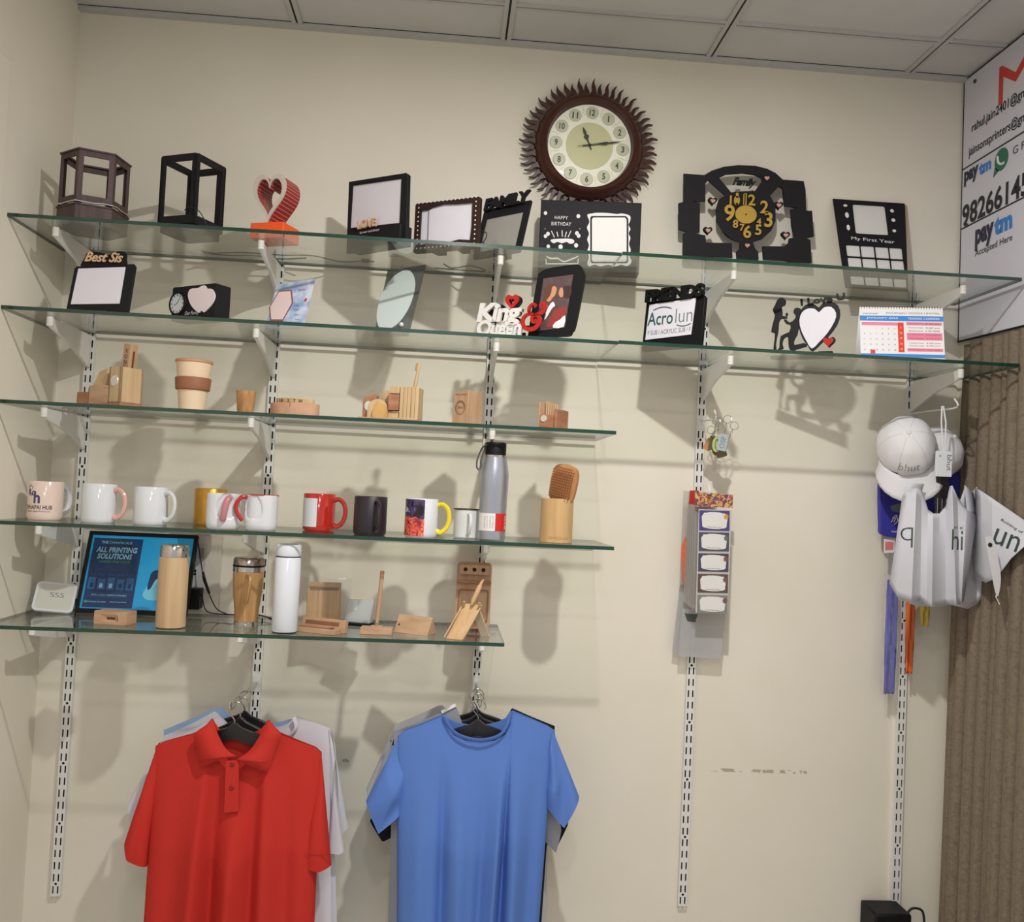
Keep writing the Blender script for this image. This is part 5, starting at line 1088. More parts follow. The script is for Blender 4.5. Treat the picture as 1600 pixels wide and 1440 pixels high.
# packets on the fourth rail
k2_ = prong(1086, 768, -.10, RX[3], 'white wire hook on the fourth rail carrying the sticker packets')
def packet(name, label, quad, y, mats, detail=None, cat='packet', group='sticker packets on the fourth rail', th=.002):
    c = at((quad[0][0]+quad[2][0])/2, max(q_[1] for q_ in quad), y); t = Th(name, label, cat, c, group=group)
    P_ = t.poly(quad, 0); t.part('sleeve', MB().plate(P_, 0, th), mats)
    if detail: detail(t)
    return t
FILM = thin('grey_film', (.92, .91, .90), .06, .25, (205, 200, 196))
def header(t):
    t.part('header', MB().plate(t.poly([(1086, 768), (1145, 773), (1145, 793), (1086, 791)], -.002), -.003, 0), mapped('colourful_header', (120, 80, 70), lambda nt, tc: ramp_noise(nt, tc, [(.3, (60, 70, 130)), (.42, (170, 60, 50)), (.5, (230, 190, 90)), (.56, (56, 66, 120)), (.64, (150, 40, 60)), (.72, (220, 160, 90))], 48), .35), label='colourful header card')
    for k, (r0, r1, c_, cc) in enumerate(((797, 828, (72, 62, 130), (214, 150, 50)), (831, 860, (74, 76, 96), (92, 110, 96)), (864, 892, (70, 66, 92), (126, 84, 80)), (896, 925, (92, 72, 72), (112, 78, 66)), (929, 957, (124, 128, 126), (120, 72, 80)))):
        xl_, xr_ = 1093-k*.8, 1140-k*.8
        P_ = t.poly([(xl_, r0), (xr_, r0+1), (xr_-.5, r1+1), (xl_-.5, r1)], -.001)
        lc = t.part('label_card', MB().plate(P_, -.002, -.0005), mat('card_%d' % k, c_, .4, var=.2, vs=80))
        cxp = (P_[0][0]+P_[2][0])/2; czp = (P_[0][1]+P_[2][1])/2; w_ = (P_[1][0]-P_[0][0]); h_ = P_[0][1]-P_[3][1]
        sc2 = [(cxp+w_*.42*math.copysign(abs(math.cos(a))**.45, math.cos(a))*(1+.03*math.sin(a*9)), czp+h_*.41*math.copysign(abs(math.sin(a))**.45, math.sin(a))*(1+.04*math.cos(a*8))) for a in [2*PI*j/48 for j in range(48)]]
        t.part('write_on_panel', MB().plate(sc2, -.0026, -.0018), SILVERP, parent=lc)
        t.part('flower_art', MB().plate([(cxp+w_*(.40 if k else .38)+.006*(1+.25*math.sin(7*a))*math.cos(a), czp+h_*.22+.007*(1+.25*math.sin(7*a))*math.sin(a)) for a in [2*PI*j/36 for j in range(36)]], -.0032, -.0024), mat('art_%d' % k, cc, .4, var=.35, vs=200), parent=lc)
        t.part('caption', MB().txt('Name Date Class', cxp, czp-h_*.33, .0025, -.0034, w=w_*.45), INK, parent=lc)
packet('sticker_packet', 'front packet of five name-label stickers with a colourful header card', [(1092, 795), (1143, 797), (1137, 959), (1087, 957)], -.105, mat('packet_white', (196, 190, 186), .4), header)
for k in range(5):
    o_ = 3*k
    packet('sticker_packet', ['see-through sticker packet directly behind the front label packet', 'thin clear packet, second behind the front label packet', 'thin clear packet, third behind the front label packet', 'thin clear packet, fourth behind the front label packet', 'thin clear packet, fifth behind the front label packet'][k], [(1086-o_, 790-k), (1120-o_, 792), (1114-o_, 954-k*2), (1082-o_*1.2, 952-k*3)], -.094+.008*k, FILM)
def orange(t): t.part('orange_item', MB().plate(t.poly(smooth_poly([(1072, 838), (1075, 860), (1074, 890), (1070, 915), (1066, 900), (1064, 860), (1068, 845)], 2), 0), -.006, -.001), mat('orange_filling', (214, 104, 66), .4, var=.2, vs=80), label='orange filling')
packet('craft_packet', 'clear packet holding an orange item, left of the label packets', [(1068, 766), (1080, 768), (1078, 915), (1062, 912)], -.05, FILM, orange)
def red_h(t): t.part('red_header', MB().plate(t.poly([(1078, 766), (1092, 766), (1090, 790), (1076, 788)], -.001), -.002, -.0002), mat('red_header', (176, 52, 44), .4, var=.3, vs=90))
packet('craft_packet', 'clear packet with a red header behind the label packets', [(1077, 766), (1092, 767), (1084, 900), (1070, 900)], -.06, FILM, red_h)
packet('clear_sleeve', 'grey translucent sleeve hanging lowest on the fourth rail', [(1066, 950), (1134, 955), (1127, 1029), (1059, 1025)], -.045, thin('frosted_sleeve', (.93, .93, .93), .08, .5, (196, 196, 198)), lambda t: t.part('dark_print', MB().plate(t.poly([(1070, 958), (1090, 960), (1086, 972), (1074, 970)], -.001), -.0012, 0), mat('dark_blur', (70, 74, 72), .5)))
packet('clear_sleeve', 'tall narrow translucent sleeve peeking out left of the lowest sleeve', [(1064, 900), (1078, 902), (1062, 1022), (1050, 1018)], -.03, MC['frosted_sleeve'])

# blue lunch bag, lanyards, caps, totes on the fifth rail
k5 = prong(1423, 646, -.23, RX[4], 'white double-pronged hook on the rightmost rail carrying caps and bags', .02)
def slabpx(t, name, pts, y0, y1, m, n=3, **k): return t.part(name, MB().plate(t.poly(smooth_poly(pts, n), (y0+y1)/2 if 0 else y0), y0, y1), m, **k)
def TP(name, label, cat, px, py, y, **k): return Th(name, label, cat, at(px, py, y), **k)
t = TP('pouch', 'royal blue flat pouch with white script hanging behind the white cap', 'pouch', 1430, 838, -.06)
BL = mat('royal_blue_fabric', (52, 52, 158), .6, var=.06, bump=.1)
slabpx(t, 'body', [(1382, 730), (1400, 727), (1440, 724), (1485, 730), (1500, 745), (1496, 800), (1490, 835), (1460, 842), (1400, 840), (1378, 834), (1376, 820), (1375, 780), (1376, 745)], -.012, .006, BL, 2, bev=.004)
cx, cz = t.L(1400, 812, -.012); t.part('script', MB().txt('fly', cx, cz, .028, -.013, w=.03, shear=.5), WINK)
cx, cz = t.L(1398, 830, -.012); t.part('small_print', MB().txt('lunch', cx, cz, .006, -.013), WINK)
t.part('window', MB().plate(t.poly(smooth_poly([(1392, 790), (1410, 786), (1418, 795), (1405, 800), (1394, 798)], 2), -.012), -.0135, -.012), mat('pouch_window', (110, 122, 130), .2))
def strap_packet(name, label, cat, pts, y, m, film=None):
    t = TP(name, label, cat, pts[0][0], max(p[1] for p in pts), y)
    n = 26; L_ = []
    slab_ = t.poly(pts, 0); mb = MB(); (a, b, c_, d) = slab_; vs = []
    for j in range(n+1):
        f_ = j/n
        for i in range(7):
            g_ = i/6; x = (a[0]*(1-f_)+d[0]*f_)*(1-g_)+(b[0]*(1-f_)+c_[0]*f_)*g_; z = a[1]*(1-f_)+d[1]*f_
            vs.append((x, -.004+.004*math.sin(g_*PI*3+f_*4)+.002*noise.noise(V((x*80, z*40, 0))), z-.003*(i % 2)*(j == n)))
    mb.add(vs, [(j*7+i, j*7+i+1, j*7+i+8, j*7+i+7) for j in range(n) for i in range(6)]); t.part('webbing', mb, m, solid=.003)
    if film:
        fp = t.poly(film, -.008); mb = MB(); (a, b, c_, d) = fp; vs = []
        for j in range(n+1):
            f_ = j/n
            for i in range(9):
                g_ = i/8; x = (a[0]*(1-f_)+d[0]*f_)*(1-g_)+(b[0]*(1-f_)+c_[0]*f_)*g_; z = a[1]*(1-f_)+d[1]*f_; vs.append((x, -.010+.007*noise.noise(V((x*120, z*70, 2))), z))
        mb.add(vs, [(j*9+i, j*9+i+1, j*9+i+10, j*9+i+9) for j in range(n) for i in range(8)]); t.part('plastic_sleeve', mb, thin('crinkled_sleeve', (.95, .95, .97), .12, .14, (225, 225, 232)), label='crinkled clear sleeve')
    return t
t = strap_packet('lanyard_packet', 'blue lanyards packed in a long crinkled clear sleeve, leftmost of the hanging straps', 'lanyard', [(1386, 905), (1402, 905), (1396, 1084), (1379, 1082)], -.05, mat('blue_webbing', (76, 78, 176), .6, var=.12, vs=120), [(1382, 862), (1405, 862), (1401, 1086), (1374, 1085)])
t.part('pink_label', MB().plate(t.poly([(1383, 846), (1396, 846), (1395, 858), (1383, 859)], -.012), -.013, -.012), mat('pink_card', (226, 128, 128), .4)); t.part('white_card', MB().plate(t.poly([(1381, 842), (1398, 842), (1397, 863), (1381, 864)], -.0105), -.0115, -.0105), WINK)
strap_packet('lanyard', 'orange lanyard strap hanging straight down with zigzag ends, in front of the last rail', 'lanyard', [(1416, 920), (1429, 920), (1424, 1050), (1413, 1050)], -.05, mat('orange_webbing', (206, 100, 44), .6, var=.1, vs=100))
strap_packet('lanyard', 'short yellow lanyard strap below the white tote bag', 'lanyard', [(1438, 920), (1452, 920), (1449, 978), (1437, 977)], -.07, mat('yellow_webbing', (206, 178, 80), .6, var=.1, vs=100))
# caps
CAPM = mat('white_cap_cloth', (222, 220, 224), .75, var=.03, bump=.15, bs=120)
def cap(px, py, y, label, r, rz, lean, tilt, brim=True, word=None):
    t = TP('baseball_cap', label, 'cap', px, py, y, rz=rz, lean=lean, tilt=tilt, group='white caps on the hook')
    vs = []; n = 48; m = 14
    for j in range(m+1):
        ph = PI/2*j/m
        for k in range(n):
            a = 2*PI*k/n; seam = 1-.03*math.exp(-((abs(((a/(PI/3)) % 1)-.5)-.5)/.05)**2)-.02*math.sin(ph*2)*math.cos(a*3+1)
            rr = r*math.cos(ph)**.72*seam*(1+.07*noise.noise(V((math.cos(a)*2, math.sin(a)*2, ph*2+px)))); vs.append((rr*math.cos(a), rr*1.12*math.sin(a), r*.98*math.sin(ph)**.95-.012*(1-j/m)))
    fs = [(j*n+k, j*n+(k+1) % n, (j+1)*n+(k+1) % n, (j+1)*n+k) for j in range(m) for k in range(n)]
    crn = t.part('crown', MB().add(vs, fs), CAPM, ang=60, solid=.0015)
    t.part('button', MB().ball((0, 0, r*.98+.001), .006, n=14, sz=.5), CAPM, parent=crn)
    sm_ = MB()
    for k in range(0, n, 8): sm_.tube([V(vs[j*n+k])*1.004 for j in range(m)], .0009, 5)
    t.part('seams', sm_, mat('cap_seam', (196, 194, 198), .8), parent=crn)
    if brim:
        bv = []; NB = 16
        for j in range(7):
            for k in range(NB+1):
                a = -PI*.92+PI*.84*k/NB; e = j/6; rr = 1+e*.80*math.sin(PI*k/NB)**.6
                bv.append((r*rr*math.cos(a)*(1-.05*e), r*1.12*rr*math.sin(a), -.012-.022*e*(1-.3*abs(math.cos(a)))-.016*abs(math.cos(a))*e))
        t.part('brim', MB().add(bv, [(j*(NB+1)+k, j*(NB+1)+k+1, (j+1)*(NB+1)+k+1, (j+1)*(NB+1)+k) for j in range(6) for k in range(NB)]), CAPM, ang=60, solid=.002)
    if word:
        mbw = MB(); vsx, fsx = glyphs(word, -.02, .1, 0, 1); x0 = min(v[0] for v in vsx); x1 = max(v[0] for v in vsx); hh = max(v[1] for v in vsx)-min(v[1] for v in vsx); kx = .056/(x1-x0); out = []
        for v in vsx:
            x = (v[0]-(x0+x1)/2)*kx-.012; z = .016+(v[1])*kx*1.1; ph = math.asin(min(.99, max(0, (z+.006)/(r*.98)))); rr = r*math.cos(ph)**.72*1.035
            a = x/r; out.append((rr*math.sin(a), -rr*1.12*math.cos(a)-.001, z))
        t.part('print', MB().add(out, fsx), mat('cap_ink', (90, 104, 98), .6, var=0))
    return t
cap(1462, 706, -.10, 'white cap hanging at the back, right of the printed cap', .070, 22, -50, 14, brim=False)
cap(1416, 697, -.155, 'white cap with a printed word on its front and brim pointing down', .077, -18, -64, -10, word='bhut')
# black buckle strap, umbrella tag
t = TP('luggage_strap', 'dark strap with clips hanging between the white cap and tote bag', 'strap', 1470, 850, -.19)
slabpx(t, 'webbing', [(1463, 742), (1482, 742), (1480, 790), (1476, 850), (1462, 850), (1464, 800)], -.008, .004, mat('black_strap', (44, 38, 46), .5, var=.3, vs=120), 2)
for px_ in (1465, 1472, 1479): t.part('edge_line', MB().tube([t.P3(px_, 778, -.009), t.P3(px_-1, 835, -.009)], .0008, 5), MC['light_grey_ink'])
t = TP('price_tag', 'white hang tag with sideways lettering on a white cord loop', 'tag', 1474, 746, -.245)
t.part('cord', MB().tube([t.P3(1472, 634, 0), t.P3(1471, 660, 0), t.P3(1474, 706, 0)], .0022, 6).tube([t.P3(1474, 634, 0), t.P3(1478, 660, 0), t.P3(1477, 706, 0)], .0022, 6), CAPM)
slabpx(t, 'card', [(1464, 704), (1488, 705), (1487, 745), (1462, 744)], -.012, -.004, CERAM, 1, bev=.001)
cx, cz = t.L(1483, 723, -.012); t.part('print', MB().txt('bhut', cx, cz, .013, -.0128, w=.042, rot=-PI/2), GREY)
cx, cz = t.L(1469, 712, -.012); t.part('flower_mark', MB().plate(ell(.005, .005, 6, cx, cz), -.0125, -.012), GREY)
# tote bags : panels as pleated sheets
TOTE = mat('white_nonwoven', (206, 206, 214), .7, var=.03, bump=.12, bs=300); TINK = mat('dark_green_print', (44, 66, 54), .6, var=0)
def sheet(t, name, cols, nz, yf, m=None, **k):
    """cols: list of (top px,row, bottom px,row); depth yf(i_frac, j_frac)"""
    vs = []; n = len(cols)
    for j in range(nz+1):
        g_ = j/nz
        for i, (a, b, c_, d) in enumerate(cols):
            y = yf(i/(n-1), g_); p_ = t.P3(a*(1-g_)+c_*g_, b*(1-g_)+d*g_, y); vs.append(p_)
    return t.part(name, MB().add(vs, [(j*n+i, j*n+i+1, (j+1)*n+i+1, (j+1)*n+i) for j in range(nz) for i in range(n-1)]), m or TOTE, ang=24, solid=.0012, **k)
t = TP('tote_bag', 'white non-woven carry bag in front, printed with letters q and hi', 'bag', 1450, 946, -.21, group='white non-woven bags on the hook')
back = lambda u_, v_: .030+.006*math.sin(u_*9)
sheet(t, 'back_panel', [(1418, 800, 1404, 936), (1440, 806, 1430, 946), (1470, 812, 1460, 948), (1500, 806, 1500, 944)], 8, back)
cols = [(1410, 775, 1390, 912), (1418, 765, 1402, 932), (1432, 762, 1424, 940), (1440, 764, 1438, 938), (1450, 796, 1448, 944), (1458, 802, 1456, 948), (1468, 802, 1466, 946), (1478, 790, 1478, 944), (1484, 760, 1490, 944), (1488, 758, 1494, 944), (1496, 776, 1500, 944), (1510, 796, 1502, 942), (1527, 806, 1505, 940)]
pl = [0, -.012, -.026, -.010, -.018, -.032, -.016, -.010, -.026, -.034, -.020, -.028, -.012]
def yy(u_, v_):
    x = u_*12; i = min(11, int(x)); f_ = x-i; return (pl[i]*(1-f_)+pl[i+1]*f_)*(1+.3*v_)-.02*math.sin(PI*v_)
fpan = sheet(t, 'front_panel', cols, 16, yy)
sheet(t, 'handle', [(1418, 756, 1412, 778), (1430, 754, 1424, 768), (1444, 756, 1440, 768)], 4, lambda u_, v_: -.012)
from mathutils.bvhtree import BVHTree
def drape(mb, panel, gap=.0022):
    """lay a print on a pleated cloth panel"""
    tree = BVHTree.FromPolygons([v.co for v in panel.data.vertices], [tuple(p.vertices) for p in panel.data.polygons])
    me = bpy.data.meshes.new('tmp'); me.from_pydata(mb.v, [], mb.f); bm = bmesh.new(); bm.from_mesh(me); bpy.data.meshes.remove(me)
    bmesh.ops.triangulate(bm, faces=bm.faces[:])
    for _ in range(5):
        lg = [e for e in bm.edges if e.calc_length() > .005]
        if not lg: break
        bmesh.ops.subdivide_edges(bm, edges=lg, cuts=1); bmesh.ops.triangulate(bm, faces=bm.faces[:])
    bm.verts.index_update(); mb.v = [tuple(v.co) for v in bm.verts]; mb.f = [tuple(v.index for v in f.verts) for f in bm.faces]; mb.m = [0]*len(mb.f); bm.free()
    out = []; last = -.03 if len(mb.v) and t.o.location.y > -.3 else 0
    for (x, y, z) in mb.v:
        d_ = (V((x, last, z))-t.c).normalized(); h_ = tree.ray_cast(t.c, d_)[0]
        if h_ is None: h_ = tree.find_nearest(V((x, last, z)))[0]
        out.append(tuple(h_-d_*gap))
    mb.v = out; return mb
on_front = lambda mb: drape(mb, fpan)
cx, cz = t.L(1418, 838, -.035); t.part('print', on_front(MB().txt('q', cx, cz-.002, .052, 0, w=.034, off=-.02)), TINK, label='dark green letter q')
cx, cz = t.L(1507, 846, -.05); t.part('print', on_front(MB().txt('hi', cx-.008, cz+.004, .054, 0, w=.030)), TINK, label='dark green letters hi')
cx, cz = t.L(1510, 828, -.05); t.part('small_print', on_front(MB().txt('in ai', cx-.010, cz+.006, .008, 0, w=.024)), TINK)
t = TP('tote_bag', 'white non-woven carry bag half folded behind the front bag', 'bag', 1520, 950, -.20, group='white non-woven bags on the hook')
sheet(t, 'front_panel', [(1494, 800, 1484, 944), (1507, 762, 1500, 948), (1516, 772, 1512, 951), (1526, 760, 1526, 944), (1534, 800, 1540, 925), (1546, 840, 1551, 912)], 12, lambda u_, v_: -.012*math.sin(u_*8)+.01*v_)
sheet(t, 'side_gusset', [(1507, 758, 1512, 806), (1512, 762, 1518, 806), (1521, 770, 1527, 806)], 5, lambda u_, v_: -.03+.02*u_)
t = TP('tote_bag', 'white non-woven carry bag at the back, spread to the right over the curtain, printed un', 'bag', 1560, 900, -.33, group='white non-woven bags on the hook')
bcols = [(1524, 762, 1520, 900), (1532, 766, 1540, 910), (1550, 778, 1552, 905), (1575, 795, 1565, 892), (1600, 812, 1580, 872), (1622, 826, 1604, 850)]
bpan = sheet(t, 'front_panel', bcols, 12, lambda u_, v_: .12*(1-u_)**1.5-.05*u_-.010*math.sin(u_*7))
on_back = lambda mb: drape(mb, bpan)
cx, cz = t.L(1575, 850, 0); t.part('print', on_back(MB().txt('un', cx-.004, cz+.010, .040, 0, w=.070, rot=-.35)), TINK, label='dark green letters un')
cx, cz = t.L(1582, 824, 0); t.part('small_print', on_back(MB().txt('Building of', cx-.002, cz+.003, .009, 0, w=.066, rot=-.5)), TINK)
t = TP('bag_strap', 'loose white cloth strap with a metal snap dangling in front of the bags', 'strap', 1560, 940, -.34)
slabpx(t, 'strap', [(1541, 842), (1548, 838), (1555, 850), (1561, 880), (1564, 905), (1560, 930), (1556, 925), (1550, 895), (1545, 870)], -.003, 0, CAPM, 3)
t.part('snap', MB().lathe([(0, .002), (.005, .0015), (.006, 0), (0, 0)], 16, 0, M.Translation((*t.L(1547, 851, -.003)[:1], -.003, t.L(1547, 851, -.003)[1])) @ Y), mat('dark_screw', (80, 78, 76), .3, .8))
t.part('string_end', MB().tube([t.P3(1558, 927, -.001), t.P3(1556, 932, -.002), t.P3(1559, 938, 0), t.P3(1562, 944, 0)], .0014, 6), CAPM)
# black box at the foot of the rightmost rail
a = at(1368, 1428, -.10)
t = Th('power_box', 'black box with a cable loop under the rightmost rail, at the bottom edge', 'box', (a.x, -.10, a.z-.10))
t.part('body', MB().box(0, .105, 0, .095, .0, .10), BLK2, bev=.006)
t.part('cable', MB().tube(smooth_poly([(.105, .05, .06), (.125, .05, .092), (.145, .05, .096), (.162, .05, .086), (.168, .05, .05)], 4, False), .0035, 8), CABLE)

# ------------------------------------------------------------------ clothes on hangers
HG = mat('black_hanger_plastic', (30, 28, 32), .4, var=.05)
def rail_prong(i, row, label, L_):
    z = at((0, 401, 744)[i], row, -.014).z; t = Th('rail_hook', label, 'hook', (RX[i], -.014, z))
    t.part('plate', MB().box(-.010, .010, -.002, 0, -.025, .02), WHITE, bev=.0008)
    t.part('prong', MB().tube(smooth_poly([(0, 0, 0), (0, -L_*.6, 0), (0, -L_, .0), (0, -L_-.008, .016)], 4, False), .004, 8), STEEL); return z
zl = rail_prong(1, 1066, 'metal display arm on the second rail carrying the red polo hangers', .30)
zm = rail_prong(2, 1066, 'metal display arm on the middle rail carrying the blue shirt hangers', .28)
def hanger(i, y, z, label, w_=.41, drop=.085, tilt=0, rz=0, neck=.045):
    t = Th('coat_hanger', label, 'hanger', (RX[i], y, z+.004), rz=rz, tilt=tilt, group='black hangers on the metal arms')
    hk = [(.018*math.cos(a), 0, -.018+.018*math.sin(a)) for a in [R(-30+20*k) for k in range(13)]]
    t.part('hook', MB().tube(hk[::1]+[(-.004, 0, -.040), (0, 0, -.046), (0, 0, -.046-neck*.4)], .0016, 8), WIRE)
    z0 = -.046-neck*.35; P_ = []
    top_ = smooth_poly([(-w_/2, z0-drop), (-w_*.3, z0-drop*.52), (-w_*.12, z0-drop*.16), (-.018, z0-.002), (0, z0+.010), (.018, z0-.002), (w_*.12, z0-drop*.16), (w_*.3, z0-drop*.52), (w_/2, z0-drop)], 3, False)
    bot_ = smooth_poly([(w_/2-.004, z0-drop-.012), (w_*.3, z0-drop*.52-.028), (w_*.12, z0-drop*.16-.032), (0, z0-.03), (-w_*.12, z0-drop*.16-.032), (-w_*.3, z0-drop*.52-.028), (-w_/2+.004, z0-drop-.012)], 3, False)
    t.part('shoulder_bar', MB().plate(top_+bot_, -.006, .006), HG, bev=.003); return t
def garment(t, name, tf, tb, bot, D, folds, m, nz=30, ns=64, parent=None, bulge=0, bf=.6, label=None, top_d=.15, pw=3.0):
    """closed garment tube seen from the front: tf/tb top edge (front/back) and bottom edge as photo polylines"""
    def resamp(pts, n):
        P_ = [V(p) for p in pts]; L_ = [0]
        for a, b in zip(P_, P_[1:]): L_.append(L_[-1]+(b-a).length)
        out = []
        for k in range(n+1):
            s_ = L_[-1]*k/n; i = 0
            while i < len(L_)-2 and L_[i+1] < s_: i += 1
            f_ = (s_-L_[i])/max(1e-9, L_[i+1]-L_[i]); out.append(P_[i].lerp(P_[i+1], min(1, f_)))
        return out
    A, Bk, C_ = resamp(tf, ns), resamp(tb, ns), resamp(bot, ns); mb = MB()
    for side, T_ in ((-1, A), (1, Bk)):
        vs = []
        for j in range(nz+1):
            v = j/nz
            for i in range(ns+1):
                u_ = i/ns; s_ = 2*u_-1; p_ = T_[i]*(1-v)+C_[i]*v
                prof = max(0, 1-abs(s_)**pw)**.5; dep = D*(top_d+(1-top_d)*min(1, v*2.2))*prof
                y = -dep if side < 0 else dep*bf
                if side < 0: y += folds(u_, v)*prof
                a = t.L(p_.x, p_.y, 0); vs.append((a[0]+bulge*math.sin(PI*v)*(abs(s_) > .98)*s_, y, a[1]))
        fs = [(j*(ns+1)+i, (j+1)*(ns+1)+i, (j+1)*(ns+1)+i+1, j*(ns+1)+i+1) for j in range(nz) for i in range(ns)]
        mb.add(vs, fs if side < 0 else [f_[::-1] for f_ in fs])
    return t.part(name, mb, m, parent=parent, ang=75, label=label)
def cloth(name, c, sheen=.2, bump=.15): return mat(name, c, .8, var=.03, vs=14, bump=bump, bs=500, spec=.2)
# hangers, then shirts from the wall outwards
hanger(1, -.135, zl, 'rearmost black hanger on the left arm, tilted up to the right', tilt=3, rz=6)
hanger(1, -.20, zl, 'middle black hanger on the left arm', w_=.36, rz=-4)
REDC = cloth('red_pique', (194, 50, 42)); WT = cloth('white_jersey', (206, 206, 216)); BLUE = cloth('blue_jersey', (92, 128, 202)); GRY = cloth('grey_jersey', (160, 162, 172)); BLKC = cloth('black_jersey', (30, 30, 36)); LBL = cloth('light_blue_jersey', (150, 176, 214))
g_ = lambda c, w_: (lambda u_: math.exp(-((u_-c)/w_)**2))
nofold = lambda u_, v_: .006*math.sin(u_*22+v_*2)*v_
t = TP('t_shirt', 'light blue t-shirt, rearmost garment behind the red polo', 't-shirt', 395, 1440, -.135, group='shirts behind the red polo')
garment(t, 'body', [(256, 1140), (300, 1124), (344, 1105), (368, 1132), (420, 1140), (458, 1124), (508, 1134)], [(256, 1140), (300, 1122), (344, 1103), (368, 1126), (420, 1132), (458, 1122), (508, 1134)], [(246, 1500), (380, 1510), (522, 1500)], .012, nofold, LBL, nz=16, ns=30)
t = TP('t_shirt', 'white t-shirt hanging second behind the red polo, sleeve edge showing at right', 't-shirt', 395, 1440, -.165, group='shirts behind the red polo')
garment(t, 'body', [(254, 1150), (300, 1130), (337, 1110), (360, 1140), (400, 1150), (450, 1130), (462, 1121), (490, 1128), (518, 1140)], [(254, 1150), (300, 1130), (337, 1110), (360, 1136), (400, 1142), (450, 1132), (462, 1119), (490, 1128), (518, 1140)], [(240, 1500), (380, 1510), (528, 1500)], .014, nofold, WT, nz=16, ns=40)
garment(t, 'sleeve', [(518, 1140), (524, 1165), (526, 1200)], [(518, 1140), (524, 1165), (526, 1200)], [(544, 1292), (535, 1300), (528, 1320)], .008, lambda u_, v_: 0, WT, nz=10, ns=12)
t = TP('t_shirt', 'white t-shirt directly behind the red polo with its neck band showing', 't-shirt', 395, 1440, -.195, group='shirts behind the red polo')
WT2 = cloth('soft_white_jersey', (212, 208, 218))
garment(t, 'body', [(250, 1160), (300, 1140), (345, 1118), (365, 1150), (410, 1160), (448, 1140), (460, 1119), (490, 1128), (515, 1137)], [(250, 1160), (300, 1140), (345, 1118), (365, 1140), (410, 1148), (448, 1134), (460, 1117), (490, 1128), (515, 1137)], [(230, 1500), (370, 1510), (518, 1500)], .016, lambda u_, v_: -.010*v_*math.sin(u_*26), WT2, nz=18, ns=44)
garment(t, 'sleeve', [(512, 1136), (520, 1160), (524, 1186)], [(512, 1136), (520, 1160), (524, 1186)], [(538, 1330), (530, 1332), (512, 1330)], .012, lambda u_, v_: 0, WT2, nz=12, ns=14)
garment(t, 'sleeve', [(252, 1160), (244, 1180), (240, 1200)], [(252, 1160), (244, 1180), (240, 1200)], [(201, 1252), (206, 1290), (215, 1300)], .012, lambda u_, v_: 0, WT2, nz=12, ns=14)
t.part('neck_band', MB().tube([t.P3(*p_, -.014) for p_ in smooth_poly([(459, 1120), (463, 1136), (452, 1150), (440, 1158)], 4, False)], .006, 8, ry=.002), WT2)
# red polo
hanger(1, -.262, zl, 'front black hanger holding the red polo shirt', w_=.33, drop=.062)
t = TP('polo_shirt', 'red short-sleeved polo shirt with a collar, front garment on the left arm', 'polo shirt', 370, 1440, -.262)
def rf(u_, v_):
    r_ = min(1, max(0, (v_-.05)/.5)); G1 = g_(.50, .05)(u_); G2 = g_(.38, .055)(u_)
    return r_*(.034*G2-.018*g_(.50, .04)(u_)-.016*g_(.27, .05)(u_)+.022*g_(.62, .05)(u_)-.010*g_(.72, .06)(u_)+.016*g_(.84, .05)(u_)+.014*g_(.14, .06)(u_))+.004*math.sin(u_*30+v_*3)*v_
tf = [(243, 1165), (256, 1158), (301, 1146), (322, 1136), (332, 1128), (338, 1150), (345, 1166), (358, 1185), (372, 1190), (388, 1180), (402, 1166), (412, 1148), (419, 1127), (436, 1144), (470, 1158), (494, 1167), (503, 1175)]
tb = [(243, 1165), (256, 1158), (301, 1146), (322, 1136), (332, 1126), (340, 1140), (352, 1147), (366, 1149), (380, 1149), (392, 1147), (404, 1141), (412, 1136), (419, 1126), (436, 1144), (470, 1158), (494, 1167), (503, 1175)]
garment(t, 'body', tf, tb, [(219, 1520), (350, 1532), (488, 1520)], .045, rf, REDC, nz=44, ns=110, top_d=.25)
garment(t, 'sleeve', [(246, 1163), (250, 1190), (246, 1225)], [(246, 1163), (252, 1190), (248, 1225)], [(196, 1312), (203, 1338), (230, 1353)], .024, lambda u_, v_: .004*math.sin(v_*6), REDC, nz=20, ns=24, pw=2.2)
garment(t, 'sleeve', [(502, 1172), (500, 1195), (492, 1230)], [(502, 1172), (500, 1195), (492, 1230)], [(518, 1350), (500, 1356), (473, 1350)], .026, lambda u_, v_: .004*math.sin(v_*6), REDC, nz=20, ns=24, pw=2.2)
sm = mat('dark_red_stitch', (150, 26, 20), .7)
t.part('hem_seam', MB().tube([t.P3(*p_, -.030) for p_ in ((477, 1333), (498, 1336), (515, 1334))], .0008, 5), sm)
# collar: two folded leaves and a stand
def leaf(pts, yfun):
    P_ = smooth_poly(pts, 4); vs = [t.P3(px_, py_, yfun(px_, py_)) for px_, py_ in P_]; tri = tessellate_polygon([[V((a, -b, 0)) for a, b in P_]])
    return MB().add(vs, [tuple(q_) for q_ in tri])
yl = lambda px_, py_: -.034-.010*max(0, (py_-1130)/70)
t.part('collar_leaf', leaf([(332, 1122), (322, 1132), (308, 1142), (303, 1152), (308, 1174), (314, 1195), (322, 1195), (345, 1186), (369, 1181), (364, 1178), (352, 1168), (342, 1150), (336, 1134)], yl), REDC, solid=.004, ang=60, label='left collar leaf')
t.part('collar_leaf', leaf([(419, 1124), (414, 1134), (404, 1152), (392, 1170), (380, 1180), (370, 1187), (384, 1193), (402, 1200), (416, 1205), (424, 1190), (432, 1166), (439, 1147), (430, 1136)], yl), REDC, solid=.004, ang=60, label='right collar leaf')
